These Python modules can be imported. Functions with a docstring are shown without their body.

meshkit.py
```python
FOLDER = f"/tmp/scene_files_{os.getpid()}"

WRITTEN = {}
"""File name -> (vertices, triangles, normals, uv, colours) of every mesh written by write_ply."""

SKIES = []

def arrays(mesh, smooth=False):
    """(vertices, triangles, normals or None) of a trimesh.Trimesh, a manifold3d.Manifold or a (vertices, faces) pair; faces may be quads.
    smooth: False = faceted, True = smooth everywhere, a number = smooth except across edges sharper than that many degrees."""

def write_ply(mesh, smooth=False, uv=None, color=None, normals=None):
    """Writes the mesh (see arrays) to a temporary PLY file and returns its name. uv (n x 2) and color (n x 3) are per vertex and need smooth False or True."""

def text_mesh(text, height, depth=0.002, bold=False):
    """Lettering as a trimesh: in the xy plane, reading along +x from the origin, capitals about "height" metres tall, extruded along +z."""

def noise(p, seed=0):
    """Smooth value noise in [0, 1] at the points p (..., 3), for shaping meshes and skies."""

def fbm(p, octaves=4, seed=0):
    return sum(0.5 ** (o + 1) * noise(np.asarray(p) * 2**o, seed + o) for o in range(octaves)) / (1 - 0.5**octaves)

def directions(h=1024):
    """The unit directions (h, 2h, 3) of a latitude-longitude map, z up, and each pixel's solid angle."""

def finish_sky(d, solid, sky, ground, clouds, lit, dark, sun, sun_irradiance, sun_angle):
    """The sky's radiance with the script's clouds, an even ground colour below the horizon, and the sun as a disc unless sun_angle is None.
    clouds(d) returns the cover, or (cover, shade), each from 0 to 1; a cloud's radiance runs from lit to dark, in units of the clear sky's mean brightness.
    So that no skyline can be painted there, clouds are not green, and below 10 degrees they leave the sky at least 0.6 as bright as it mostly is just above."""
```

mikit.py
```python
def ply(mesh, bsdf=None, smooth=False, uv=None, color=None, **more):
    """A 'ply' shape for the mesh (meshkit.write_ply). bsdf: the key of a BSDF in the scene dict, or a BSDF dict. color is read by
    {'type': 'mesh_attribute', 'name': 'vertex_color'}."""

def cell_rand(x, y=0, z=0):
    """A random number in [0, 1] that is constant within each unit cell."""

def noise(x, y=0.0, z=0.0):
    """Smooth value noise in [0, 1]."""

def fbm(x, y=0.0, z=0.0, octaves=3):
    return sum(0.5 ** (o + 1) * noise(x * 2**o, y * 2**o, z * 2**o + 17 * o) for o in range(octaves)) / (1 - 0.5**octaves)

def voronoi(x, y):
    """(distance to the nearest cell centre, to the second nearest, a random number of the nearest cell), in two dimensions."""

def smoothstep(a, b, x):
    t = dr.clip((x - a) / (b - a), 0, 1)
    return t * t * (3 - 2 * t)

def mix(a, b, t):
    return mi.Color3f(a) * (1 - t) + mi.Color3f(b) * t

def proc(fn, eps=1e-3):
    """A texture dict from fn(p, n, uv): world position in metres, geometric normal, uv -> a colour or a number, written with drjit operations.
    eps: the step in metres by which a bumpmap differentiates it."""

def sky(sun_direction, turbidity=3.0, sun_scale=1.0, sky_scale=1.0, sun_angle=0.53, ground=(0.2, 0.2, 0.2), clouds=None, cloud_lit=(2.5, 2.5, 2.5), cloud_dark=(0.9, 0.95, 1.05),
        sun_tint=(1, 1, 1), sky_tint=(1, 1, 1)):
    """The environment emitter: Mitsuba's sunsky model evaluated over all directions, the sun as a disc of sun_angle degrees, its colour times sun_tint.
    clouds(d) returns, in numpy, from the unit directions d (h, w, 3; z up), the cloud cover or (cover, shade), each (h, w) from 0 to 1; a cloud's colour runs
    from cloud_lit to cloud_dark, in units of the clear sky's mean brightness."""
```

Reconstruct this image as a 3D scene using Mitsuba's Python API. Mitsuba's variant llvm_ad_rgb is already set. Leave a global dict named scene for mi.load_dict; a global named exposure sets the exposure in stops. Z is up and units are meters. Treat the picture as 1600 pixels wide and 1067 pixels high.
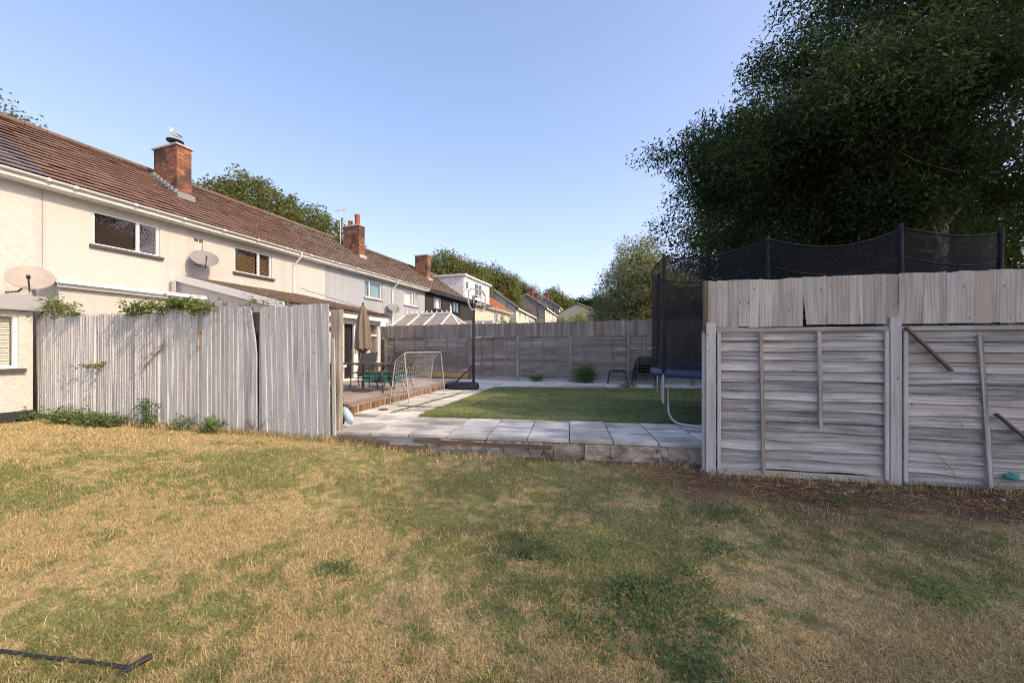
import math, random
import numpy as np, trimesh, shapely.geometry as sg
import drjit as dr
import mitsuba as mi
import mikit, meshkit
from mikit import proc, noise, fbm, voronoi, cell_rand, smoothstep, mix

T = mi.ScalarTransform4f
scene, labels = {}, {}
# ---------------------------------------------------------------- camera, sky, exposure
EYE = 1.58
scene['camera'] = {'type': 'perspective', 'fov': 108.1, 'fov_axis': 'x', 'near_clip': 0.05, 'far_clip': 6000.0, 'principal_point_offset_y': -0.0108,
                   'to_world': T().look_at(origin=[0, 0, EYE], target=[0, 1, EYE], up=[0, 0, 1])}
SUN = (0.721, -0.385, 0.574)
scene['sky'] = mikit.sky(SUN, turbidity=5.5, sun_scale=0.56, sky_scale=1.6, sun_tint=(1.0, 0.965, 0.90), sky_tint=(1.02, 0.885, 0.935), ground=(0.2, 0.18, 0.13))
exposure = 2.7

# ---------------------------------------------------------------- helpers
R = np.random.default_rng(11)
random.seed(5)
taken = set()


def vec(*a):
    return np.array(a, float)


def unit(v):
    v = np.asarray(v, float)
    return v / np.linalg.norm(v)


def numbered(key):
    k, i = key, 0
    while k in taken:
        i += 1
        k = f'{key}_{i:03d}'
    taken.add(k)
    return k


def thing(name, label, cat, group=None):
    k = numbered(name)
    labels[k] = {'label': label, 'category': cat}
    if group:
        labels[k]['group'] = group
    return k


class Frame:
    """An upright frame: t along a wall, o out of it, z up."""

    def __init__(self, origin, direction):
        self.p, self.d = vec(*origin), unit(direction)
        self.n = vec(self.d[1], -self.d[0])
        self.n3 = np.append(self.n, 0)

    def pt(self, t, o, z):
        t, o, z = np.broadcast_arrays(np.asarray(t, float), o, z)
        xy = self.p + t[..., None] * self.d + o[..., None] * self.n
        return np.concatenate([xy, z[..., None]], -1)


class MB:
    def __init__(self):
        self.v, self.f, self.uv, self.n = [], [], [], 0

    def add(self, v, f, uv=None):
        v, f = np.asarray(v, float).reshape(-1, 3), np.asarray(f, int)
        if f.shape[1] == 4:
            f = np.vstack([f[:, [0, 1, 2]], f[:, [0, 2, 3]]])
        self.v.append(v)
        self.f.append(f + self.n)
        self.uv.append(np.zeros((len(v), 2)) if uv is None else np.asarray(uv, float))
        self.n += len(v)
        return self

    def loft(self, S, seed=None, caps=True):
        """A skin over the closed sections S (n, m, 3); u runs round (plus 11 x seed), v along."""
        S = np.asarray(S, float)
        seed = R.integers(0, 60) if seed is None else seed
        n, m = S.shape[:2]
        C = np.concatenate([S, S[:, :1]], 1)
        per = np.concatenate([[0], np.cumsum(np.linalg.norm(np.diff(C[n // 2], axis=0), axis=1))])
        cen = S.mean(1)
        al = np.concatenate([[0], np.cumsum(np.linalg.norm(np.diff(cen, axis=0), axis=1))])
        uv = np.stack(np.broadcast_arrays(per[None] + 11 * seed + .3, al[:, None]), -1).reshape(-1, 2)
        i, j = np.meshgrid(np.arange(n - 1), np.arange(m), indexing='ij')
        q = np.stack([i * (m + 1) + j, i * (m + 1) + j + 1, (i + 1) * (m + 1) + j + 1, (i + 1) * (m + 1) + j], -1).reshape(-1, 4)
        self.add(C.reshape(-1, 3), q, uv)
        if caps:
            for k, fl in ((0, True), (n - 1, False)):
                r = np.arange(m)
                tri = np.stack([np.full(m, m), r, (r + 1) % m], -1)
                d = np.abs(S[k] - cen[k])
                self.add(np.vstack([S[k], cen[k]]), tri[:, ::-1] if fl else tri, np.vstack([np.stack([d.sum(1), d[:, 2]], -1), [[0, 0]]]) + [11 * seed + .3, al[k]])
        return self

    def fb(self, F, t, o, z, seed=None):
        """A box in a frame, grain along its longest side."""
        L = [t[1] - t[0], o[1] - o[0], z[1] - z[0]]
        a = int(np.argmax(L))
        b, c = [k for k in range(3) if k != a]
        S = []
        for e in (0, 1):
            sec = []
            for p, q in ((0, 0), (1, 0), (1, 1), (0, 1)):
                idx = [0, 0, 0]
                idx[a], idx[b], idx[c] = e, p, q
                sec.append(F.pt(t[idx[0]], o[idx[1]], z[idx[2]]))
            S.append(sec)
        return self.loft(S, seed)

    def bar(self, a, b, w, h=None, seed=None, up=(0, 0, 1)):
        a, b, h = np.asarray(a, float), np.asarray(b, float), w if h is None else h
        d = unit(b - a)
        s = np.cross(d, up)
        s = unit(s) if np.linalg.norm(s) > 1e-3 else vec(1, 0, 0)
        u = np.cross(s, d)
        o = [-s * w / 2 - u * h / 2, s * w / 2 - u * h / 2, s * w / 2 + u * h / 2, -s * w / 2 + u * h / 2]
        return self.loft([[p + k for k in o] for p in (a, b)], seed)

    def tube(self, pts, r, sides=8, seed=None, caps=True):
        p = np.asarray(pts, float)
        r = np.broadcast_to(np.asarray(r, float), (len(p),))
        t = np.gradient(p, axis=0)
        t /= np.linalg.norm(t, axis=1, keepdims=True) + 1e-12
        ref = vec(0, 0, 1) if abs(t[:, 2]).mean() < .8 else vec(1, 0, 0)
        a = np.cross(t, ref)
        a /= np.linalg.norm(a, axis=1, keepdims=True) + 1e-12
        b = np.cross(t, a)
        g = np.arange(sides) * 2 * np.pi / sides
        S = p[:, None] + r[:, None, None] * (np.cos(g)[None, :, None] * a[:, None] + np.sin(g)[None, :, None] * b[:, None])
        return self.loft(S, seed, caps)

    def lathe(self, prof, c=(0, 0, 0), sides=16, seed=None, caps=True):
        g = np.arange(sides) * 2 * np.pi / sides
        S = [[(c[0] + r * math.cos(x), c[1] + r * math.sin(x), c[2] + z) for x in g] for r, z in prof]
        return self.loft(S, seed, caps)

    def slab(self, poly, fn, d0, d1):
        """A shapely polygon thickened from depth d0 to d1; fn(a, b, depth) places it."""
        m = trimesh.creation.extrude_polygon(poly, d1 - d0, engine='earcut')
        v = np.asarray(m.vertices)
        return self.add(fn(v[:, 0], v[:, 1], v[:, 2] + d0), np.asarray(m.faces), np.stack([v[:, 0] + v[:, 2] * .3 + .3, v[:, 1]], -1))

    def mesh(self):
        return np.vstack(self.v), np.vstack(self.f), np.vstack(self.uv)


def put(name, mb, mat, parent=None, smooth=False, label=None, cat=None, group=None, kind=None):
    k = numbered(f'{parent}__{name}' if parent else name)
    if isinstance(mb, MB):
        v, f, uv = mb.mesh()
    else:
        v, f, uv = mb
    angle = smooth is not True and smooth is not False      # a smoothing angle splits vertices, so no uv then
    scene[k] = mikit.ply((v, f), 'mat_' + mat, smooth=smooth, uv=None if angle else uv)
    d = {a: b for a, b in (('label', label), ('category', cat), ('group', group), ('kind', kind)) if b}
    if d:
        labels[k] = d
    return k


def rot(axis, deg):
    return trimesh.transformations.rotation_matrix(math.radians(deg), axis)[:3, :3]


# ---------------------------------------------------------------- materials
def material(name, color, rough=.8, spec=.3, bump=None, scale=.002, eps=1e-3, metal=0.0, **more):
    col = proc(color) if callable(color) else {'type': 'rgb', 'value': list(color)}
    b = {'type': 'principled', 'base_color': col, 'roughness': rough, 'specular': spec, 'metallic': metal, **more}
    if bump is not None:
        b = {'type': 'bumpmap', 'arbitrary': proc(bump, eps), 'scale': scale, 'bsdf': b}
    scene['mat_' + name] = {'type': 'twosided', 'bsdf': b}


def wood(light, dark, warm, warm_share=.12, tone=.35, knots=.75, paint=None, grain=1.0):
    def fn(p, n, uv):
        u, v = uv.x, uv.y
        s = dr.floor(u / 11)
        r, r2 = cell_rand(s, 3), cell_rand(s, 7)
        kd, _, kr = voronoi(u * 9 + r * 5, v * 5.5 + r * 9)
        bend = .016 * dr.exp(-dr.square(kd * 5)) * (kr - .3)
        g = fbm((u + bend) * 95 * grain, v * 1.7 + r * 50, s, 3)
        fine = noise((u + bend) * 330 * grain, v * 5, s)
        wear = fbm(u * 5 + r * 9, v * 2.1, s + 3, 3)
        a = dr.clip(1.7 * (g - .5) + .55 + .35 * (fine - .5) + .9 * (wear - .5), 0, 1)
        c = mix(dark, light, a)
        c = mix(c, warm, dr.select(r2 < warm_share, .55, .12 * r2))
        if paint is not None:
            c = mix(c, paint, .45 * smoothstep(.56, .68, fbm(u * 30, v * 3 + r * 20, s, 3)))
        c = c * (1 - tone / 2 + tone * r)
        knot = smoothstep(.05 + .11 * cell_rand(kr * 991, 2), .03, kd) * dr.select(kr > knots, 1.0, 0.0)
        return mix(c, mi.Color3f(warm) * .22, .85 * knot)
    return fn


def wood_relief(p, n, uv):
    s = dr.floor(uv.x / 11)
    return fbm(uv.x * 110, uv.y * 2.2, s, 2)


def render_wall(base, dirt, rough_scale=45.0, strength=.12):
    def fn(p, n, uv):
        a = fbm(p.x * 1.3, p.y * 1.3, p.z * .5, 3)
        b = noise(p.x * rough_scale, p.y * rough_scale, p.z * rough_scale)
        c = mix(base, dirt, dr.clip(1.5 * (a - .42), 0, 1) * .5)
        st = fbm(p.x * 5, p.y * 5, p.z * .22, 3)
        c = c * (1 - .09 * smoothstep(.5, .78, st))
        return c * (1 - strength / 2 + strength * b)
    return fn


def pebble(p, n, uv):
    return noise(p.x * 55, p.y * 55, p.z * 55) + .5 * noise(p.x * 120, p.y * 120, p.z * 120)


def tilecol(a, b, moss):
    def fn(p, n, uv):
        s = dr.floor(uv.x / 11)
        r = cell_rand(s, 5)
        w = fbm(p.x * .7, p.y * .7, p.z * .9, 3)
        f = noise(p.x * 28, p.y * 28, p.z * 28)
        c = mix(a, b, dr.clip(r * .7 + .8 * (w - .4), 0, 1))
        return mix(c, moss, .7 * smoothstep(.55, .8, fbm(p.x * 3, p.y * 3, p.z * 3, 3)) * f) * (.8 + .35 * f)
    return fn


def brickcol(p, n, uv):
    s = dr.floor(uv.x / 11)
    r, r2 = cell_rand(s, 5), cell_rand(s, 9)
    c = mix((.27, .125, .08), (.19, .09, .062), r)
    c = mix(c, (.34, .20, .125), dr.select(r2 > .8, .7, 0.0))
    soot = smoothstep(.45, .68, fbm(p.x * 2.2, p.y * 2.2, p.z * 1.8, 3))
    return mix(c, (.06, .05, .045), .8 * soot) * (.8 + .4 * noise(p.x * 60, p.y * 60, p.z * 60))


def lawn_patch(p):
    """Where the foreground grass is green (0 = straw, 1 = green) and where the soil is bare."""
    x, y = p.x, p.y
    w = fbm(x * .55 + 3.1, y * .75 + 1.7, 0, 3)
    w2 = fbm(x * 2.3 + 9, y * 2.9 + 4, 5, 3)
    g = w * .48 + w2 * .40 + .12 * noise(x * 9, y * 10, 2)
    band = dr.exp(-dr.square((x + 1.6) / 3.0) - dr.square((y - 4.6) / 1.4)) * .17 + dr.exp(-dr.square((x - .9) / .9) - dr.square((y - 2.3) / .8)) * .15
    band = band - .16 * dr.exp(-dr.square((x + 2.6) / 1.2) - dr.square((y - 2.9) / .7)) - .12 * dr.exp(-dr.square((x + 7.5) / 2.0) - dr.square((y - 6.3) / 1.2))
    green = smoothstep(.40, .60, g + band + .3 * (noise(x * 13, y * 15, 6) - .5))
    band = band - .13 * smoothstep(.9, 2.6, x)
    green = smoothstep(.40, .60, g + band + .3 * (noise(x * 13, y * 15, 6) - .5))
    line = (y - (4.76 - .2 * (x - 2.54)))
    edge = fbm(x * 1.7, y * 1.7, 9, 3)
    soil = smoothstep(-2.0, -.65, line + 1.9 * (edge - .55)) * smoothstep(1.0, 2.4, x)
    return green, soil


STRAW, STRAW2, GREEN, GREEN2, SOIL = (.64, .49, .26), (.38, .285, .14), (.115, .155, .048), (.225, .255, .09), (.085, .055, .038)


def grasscol(p, n, uv):
    green, soil = lawn_patch(p)
    r, r2 = cell_rand(uv.x * 997, 3), cell_rand(uv.x * 997, 8)
    g = dr.select(r < .10 + .62 * green, 1.0, 0.0)
    c = mix(mix(STRAW, STRAW2, r2 * .9), mix(GREEN, GREEN2, r2), g)
    return c * (.42 + .8 * cell_rand(uv.x * 997, 21))


def groundcol(p, n, uv):
    green, soil = lawn_patch(p)
    f = noise(p.x * 130, p.y * 130, 1) * .6 + noise(p.x * 42, p.y * 42, 2) * .4
    c = mix(mix(STRAW2, STRAW, f), mix(GREEN, GREEN2, f), .2 + .6 * green) * (.45 + .45 * f)
    s = mi.Color3f(SOIL) * (.55 + .9 * f)
    return mix(c, s, soil)


def lawncol(p, n, uv):
    w = fbm(p.x * .9, p.y * 2.2, 0, 3)
    r = cell_rand(uv.x * 997, 3)
    f = noise(p.x * 60, p.y * 60, 3)
    return mix((.075, .105, .038), (.22, .23, .10), dr.clip(.9 * w + .6 * (r - .5) + .3 * (f - .5), 0, 1))


def slabcol(p, n, uv):
    s = dr.floor(uv.x / 11)
    r = cell_rand(s, 5)
    w = fbm(p.x * 3, p.y * 3, 2, 3)
    st = fbm(p.x * 1.3 + 5, p.y * 5, s, 3)
    f = noise(p.x * 150, p.y * 150, 3)
    c = mix((.49, .48, .445), (.29, .28, .25), dr.clip(2.0 * (w - .38), 0, 1))
    return mix(c, (.2, .2, .18), .7 * smoothstep(.46, .72, st)) * (.74 + .34 * r + .16 * f)


def stonecol(p, n, uv):
    w = fbm(p.x * 6, p.y * 6, p.z * 6, 3)
    f = noise(p.x * 45, p.y * 45, p.z * 45)
    r = cell_rand(dr.floor(uv.x / 11), 5)
    c = mix((.34, .29, .24), (.17, .13, .105), dr.clip(2 * (w - .3), 0, 1))
    return mix(c, (.46, .44, .41), .7 * smoothstep(.6, .72, fbm(p.x * 9 + 4, p.y * 9, p.z * 9, 3))) * (.7 + .3 * r + .3 * f)


def leafcol(a, b, c3, share=.15):
    def fn(p, n, uv):
        r, r2 = cell_rand(uv.x * 997, 3), cell_rand(uv.x * 997, 8)
        w = fbm(p.x * .8, p.y * .8, p.z * .8, 2)
        c = mix(a, b, dr.clip(r * .7 + .9 * (w - .4), 0, 1))
        return mix(c, c3, dr.select(r2 < share, .8, 0.0))
    return fn


def leaf(name, a, b, c3, share=.15, trans=.7, rough=.55, spec=.3):
    scene['mat_' + name] = {'type': 'principledthin', 'base_color': proc(leafcol(a, b, c3, share)), 'roughness': rough, 'diff_trans': trans, 'spec_trans': 0.0, 'eta': 1.35}


def barkcol(p, n, uv):
    g = fbm(p.x * 9, p.y * 9, p.z * 2.5, 3)
    return mix((.055, .045, .035), (.19, .165, .13), dr.clip(1.7 * (g - .25), 0, 1))


material('fence_light', wood((.52, .525, .525), (.29, .29, .288), (.40, .37, .33), .04, .30, .80, paint=(.47, .49, .51)), .85, .15, wood_relief, .0012)
material('fence_panel', wood((.40, .39, .375), (.14, .133, .125), (.33, .27, .21), .12, .34, .93, paint=(.43, .42, .40)), .85, .15, wood_relief, .004)
material('fence_top', wood((.46, .44, .40), (.27, .25, .225), (.34, .27, .21), .16, .26, .80), .85, .15, wood_relief, .002)
material('fence_back', wood((.33, .31, .28), (.15, .137, .122), (.25, .16, .12), .10, .4, .8), .9, .1)
material('post_paint', wood((.44, .435, .425), (.31, .305, .295), (.40, .34, .28), .0, .12, .93, grain=.5), .8, .2)
material('post_brown', wood((.17, .135, .10), (.08, .06, .046), (.13, .09, .06), .2, .3, .8), .9, .1, wood_relief, .003)
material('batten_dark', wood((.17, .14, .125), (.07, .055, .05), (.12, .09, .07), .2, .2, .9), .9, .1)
material('deck_top', wood((.30, .265, .24), (.165, .14, .125), (.25, .18, .13), .15, .3, .9), .85, .15, wood_relief, .003)
material('deck_skirt', wood((.27, .175, .11), (.10, .062, .038), (.17, .10, .06), .3, .9, .85), .85, .15)
material('pine', wood((.55, .35, .14), (.42, .25, .09), (.48, .3, .12), .1, .2, .9), .7, .2)
material('wall_cream', render_wall((.485, .475, .455), (.40, .395, .375)), .95, .1, pebble, .004)
material('wall_white', render_wall((.53, .53, .51), (.42, .415, .395), 30.0, .25), .95, .1, pebble, .012)
material('wall_grey', render_wall((.335, .36, .405), (.30, .32, .36), 30.0, .08), .95, .1, pebble, .004)
material('wall_black', render_wall((.035, .034, .036), (.05, .048, .048), 30.0, .2), .8, .2)
material('wall_far', render_wall((.52, .49, .40), (.42, .395, .33), 9.0, .1), .95, .1)
material('wall_gable', render_wall((.34, .36, .32), (.20, .21, .19), 6.0, .3), .95, .1)
material('wall_gable_dark', render_wall((.16, .165, .165), (.11, .11, .11), 6.0, .3), .95, .1)
material('plinth', (.035, .035, .04), .8, .2)
material('tile_brown', tilecol((.165, .104, .086), (.122, .083, .071), (.17, .15, .12)), .85, .2)
material('tile_greybrown', tilecol((.17, .13, .11), (.12, .096, .085), (.20, .18, .14)), .85, .2)
material('tile_purple', tilecol((.125, .11, .125), (.10, .09, .10), (.15, .14, .14)), .75, .3)
material('tile_orange', tilecol((.42, .15, .075), (.33, .13, .07), (.25, .18, .12)), .85, .2)
material('brick', brickcol, .9, .15)
material('brick_far', render_wall((.13, .068, .052), (.08, .05, .042), 6.0, .3), .9, .1)
material('mortar', render_wall((.22, .18, .15), (.12, .10, .085), 40.0, .3), .95, .1)
material('lead', (.20, .21, .23), .6, .4)
material('terracotta', render_wall((.30, .09, .075), (.22, .075, .06), 20.0, .2), .8, .2)
material('upvc', (.68, .68, .68), .35, .45)
material('upvc_grey', (.30, .31, .33), .4, .4)
material('fascia', render_wall((.62, .615, .59), (.52, .51, .48), 4.0, .08), .5, .35)
material('sill_dark', (.07, .065, .065), .6, .3)
material('blind_brown', (.04, .03, .027), .6, .3)
material('blind_tan', (.125, .085, .048), .7, .2)
material('blind_pale', (.55, .54, .5), .6, .3)
material('curtain', (.62, .60, .55), .9, .1)
material('curtain_teal', (.16, .27, .33), .9, .1)
material('room', (.03, .03, .032), .9, .1)  # near-black that stands in for the darkness indoors
material('poly_roof', render_wall((.24, .22, .19), (.17, .16, .145), 5.0, .2), .35, .4)
material('dish', render_wall((.22, .215, .21), (.16, .155, .15), 15.0, .1), .55, .35)
material('dish_pale', render_wall((.34, .305, .27), (.25, .22, .19), 12.0, .15), .6, .3)
material('metal_dark', (.05, .05, .055), .45, .5)
material('black_plastic', (.02, .02, .023), .5, .4)
material('chair_metal', (.045, .032, .03), .45, .5)
material('sling', (.05, .055, .055), .8, .2)
material('navy', (.013, .015, .024), .7, .3)
material('pad_blue', (.014, .026, .085), .45, .45)
material('net', (.010, .011, .017), .8, .15)
material('galv', render_wall((.52, .53, .54), (.40, .40, .41), 25.0, .15), .4, .6, metal=.55)
material('white_tube', (.36, .37, .37), .4, .5)
material('white_cord', (.68, .68, .66), .8, .2)
material('parasol', (.185, .15, .115), .9, .1, sheen=.3)
material('teal', (.03, .15, .16), .5, .4)
material('pale_blue', render_wall((.34, .48, .60), (.28, .42, .54), 18.0, .1), .5, .4)
material('brass', (.30, .2, .08), .5, .4)
material('turquoise', (.03, .22, .20), .45, .45)
material('pot_black', (.03, .032, .035), .55, .4)
material('gull_white', (.78, .78, .77), .85, .1)
material('gull_grey', (.28, .29, .31), .85, .1)
material('bill', (.62, .40, .06), .5, .4)
material('slab', slabcol, .9, .2, lambda p, n, uv: noise(p.x * 160, p.y * 160, p.z * 160) + fbm(p.x * 25, p.y * 25, 0, 2), .0015)
material('stone', stonecol, .95, .1, lambda p, n, uv: fbm(p.x * 40, p.y * 40, p.z * 40, 3), .012)
material('concrete', render_wall((.42, .41, .40), (.28, .26, .24), 60.0, .25), .95, .1)
material('ground', groundcol, .95, .1, lambda p, n, uv: noise(p.x * 70, p.y * 70, 3) + .5 * noise(p.x * 160, p.y * 160, 7), .012)
material('grass', grasscol, .8, .15)
material('lawn', lawncol, .85, .1)
material('bark', barkcol, .95, .1)
material('bark_pale', lambda p, n, uv: mix((.14, .125, .10), (.36, .33, .28), fbm(p.x * 7, p.y * 7, p.z * 2, 3)), .95, .1)
leaf('leaf_ash', (.035, .062, .030), (.065, .10, .045), (.13, .17, .05), .12, .8)
leaf('leaf_dark', (.020, .040, .014), (.038, .066, .020), (.07, .10, .03), .08, .7)
leaf('leaf_olive', (.20, .24, .11), (.31, .345, .18), (.42, .44, .27), .25, 1.0)
leaf('leaf_hill', (.145, .18, .06), (.22, .245, .095), (.30, .29, .13), .15, .9)
leaf('leaf_vine', (.14, .21, .055), (.24, .30, .10), (.36, .22, .07), .07, .9)
leaf('leaf_weed', (.10, .175, .055), (.17, .25, .085), (.28, .30, .12), .12, .8)
leaf('leaf_clover', (.075, .125, .05), (.12, .175, .075), (.19, .21, .09), .15, .6)
material('dead_leaf', lambda p, n, uv: mix((.30, .155, .06), (.20, .10, .05), cell_rand(uv.x * 997, 3)), .8, .15)
material('twig', lambda p, n, uv: mix((.40, .28, .15), (.15, .10, .065), cell_rand(uv.x * 997, 3)), .9, .1)
scene['mat_glass'] = {'type': 'thindielectric', 'int_ior': 1.5}


# ---------------------------------------------------------------- ground
def sm(a, b, x):
    t = np.clip((np.asarray(x, float) - a) / (b - a), 0, 1)
    return t * t * (3 - 2 * t)


def gz(x, y):
    x, y = np.asarray(x, float), np.asarray(y, float)
    base = .16 * sm(-.8, -3.0, x)
    far = .115 * np.clip(y - 30, 0, 130) * sm(28, 40, y)
    q = np.stack(np.broadcast_arrays(x * .9, y * .9, 0 * x), -1)
    bump = (meshkit.fbm(q, 3, 4) - .5) * .07 * sm(9.5, 7, y)
    wallfade = np.exp(-np.square((y - (4.9 - .2 * (x - 2.54))) / .35)) * sm(-3, -2.5, x)
    return base + far + bump * (1 - .7 * wallfade)


def axis(lo, hi, step, far):
    a = np.arange(lo, hi + step / 2, step)
    g, s, x = [], step, 0
    while x < far:
        s *= 1.22
        x += s
        g.append(x)
    g = np.array(g)
    return np.concatenate([lo - g[::-1], a, hi + g])


gx, gy = np.meshgrid(axis(-13, 9, .14, 2500), axis(.2, 9, .12, 2500), indexing='ij')
gv = np.stack([gx, gy, gz(gx, gy)], -1)
i, j = np.meshgrid(np.arange(gx.shape[0] - 1), np.arange(gx.shape[1] - 1), indexing='ij')
ny = gx.shape[1]
gq = np.stack([i * ny + j, (i + 1) * ny + j, (i + 1) * ny + j + 1, i * ny + j + 1], -1).reshape(-1, 4)
put('ground', MB().add(gv.reshape(-1, 3), gq, gv.reshape(-1, 3)[:, :2]), 'ground', smooth=True, kind='structure', label='dry lawn with bare soil along the fence')

FL = Frame((-9.77, 7.66), (.967, -.254))    # the left fence, from its left end
FR = Frame((2.54, 4.76), (.98, -.2))        # the right fence, from its first post
FB = Frame((.246, 15.83), (.945, -.325))    # the back fence
HU = vec(.319, .948)
H = Frame(vec(-.948, .319) * 13.4, HU)      # the house row: t along it, o towards the garden
FP = Frame((-2.75, 5.80), (.989, -.147))    # the front edge of the patio
PZ = .29


def blades(n, xy, h, w, lean, seed=0):
    """n bent grass blades at xy: three triangles each; u is a random number per blade."""
    r = np.random.default_rng(seed)
    z = gz(xy[:, 0], xy[:, 1]) if seed < 100 else np.full(n, PZ + .012)
    base = np.column_stack([xy, z - .004])
    a = r.uniform(0, 2 * np.pi, n)
    d = np.stack([np.cos(a), np.sin(a), 0 * a], 1)
    b = r.uniform(0, 2 * np.pi, n)
    s = np.stack([np.cos(b), np.sin(b), 0 * b], 1) * (w / 2)[:, None]
    le = lean * r.uniform(.3, 1.5, n)
    mid = base + d * (h * .32 * le)[:, None] + vec(0, 0, 1) * (h * .62)[:, None]
    tip = base + d * (h * 1.0 * le)[:, None] + vec(0, 0, 1) * (h * np.clip(1.05 - .35 * le, .25, 1))[:, None]
    v = np.stack([base - s, base + s, mid - s * .8, mid + s * .8, tip], 1).reshape(-1, 3)
    k = np.arange(n)[:, None] * 5
    f = np.concatenate([k + [0, 1, 3], k + [0, 3, 2], k + [2, 3, 4]])
    u = np.repeat(r.uniform(0, 1, n), 5)
    return MB().add(v, f, np.stack([u, np.tile([0, 0, .5, .5, 1], n)], 1))


def fence_y(x):
    """The line in y where the foreground lawn ends."""
    x = np.asarray(x, float)
    left = 7.66 - .263 * (x + 9.77)
    mid = 5.76 - .149 * (x + 2.75)
    right = 4.76 - .204 * (x - 2.54)
    return np.where(x < -2.72, left, np.where(x < 2.5, mid, right)) - .03


def soilmask(x, y):
    q = np.stack([x * 1.7, y * 1.7, 0 * x], -1)
    return sm(-2.0, -.65, y - fence_y(x) + 1.8 * (meshkit.fbm(q, 3, 2) - .5)) * sm(1.0, 2.4, x)


N = 450000
gd = np.exp(R.uniform(np.log(1.25), np.log(9.0), N))
gxx = R.uniform(-1.6, 1.6, N) * gd
keep = (gd < fence_y(gxx)) & (gxx > -11.2)
keep &= R.uniform(0, 1, N) > .88 * soilmask(gxx, gd)
gxx, gd = gxx[keep], gd[keep]
tuft = meshkit.fbm(np.stack([gxx * 1.6, gd * 1.9, 0 * gd], -1), 3, 8)
keep = R.uniform(0, 1, len(gd)) < .45 + 1.1 * sm(.35, .6, tuft)
gxx, gd, tuft = gxx[keep], gd[keep], tuft[keep]
hh = R.uniform(.016, .044, len(gd)) * (.7 + .7 * tuft) * np.where(R.uniform(0, 1, len(gd)) < .06, R.uniform(1.5, 2.3, len(gd)), 1)
put('grass', blades(len(gd), np.column_stack([gxx, gd]), hh, np.maximum(.0022, .0009 * gd), 1.0, 1), 'grass', kind='stuff', label='dry straw coloured grass with green patches in the foreground', cat='grass')


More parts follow.
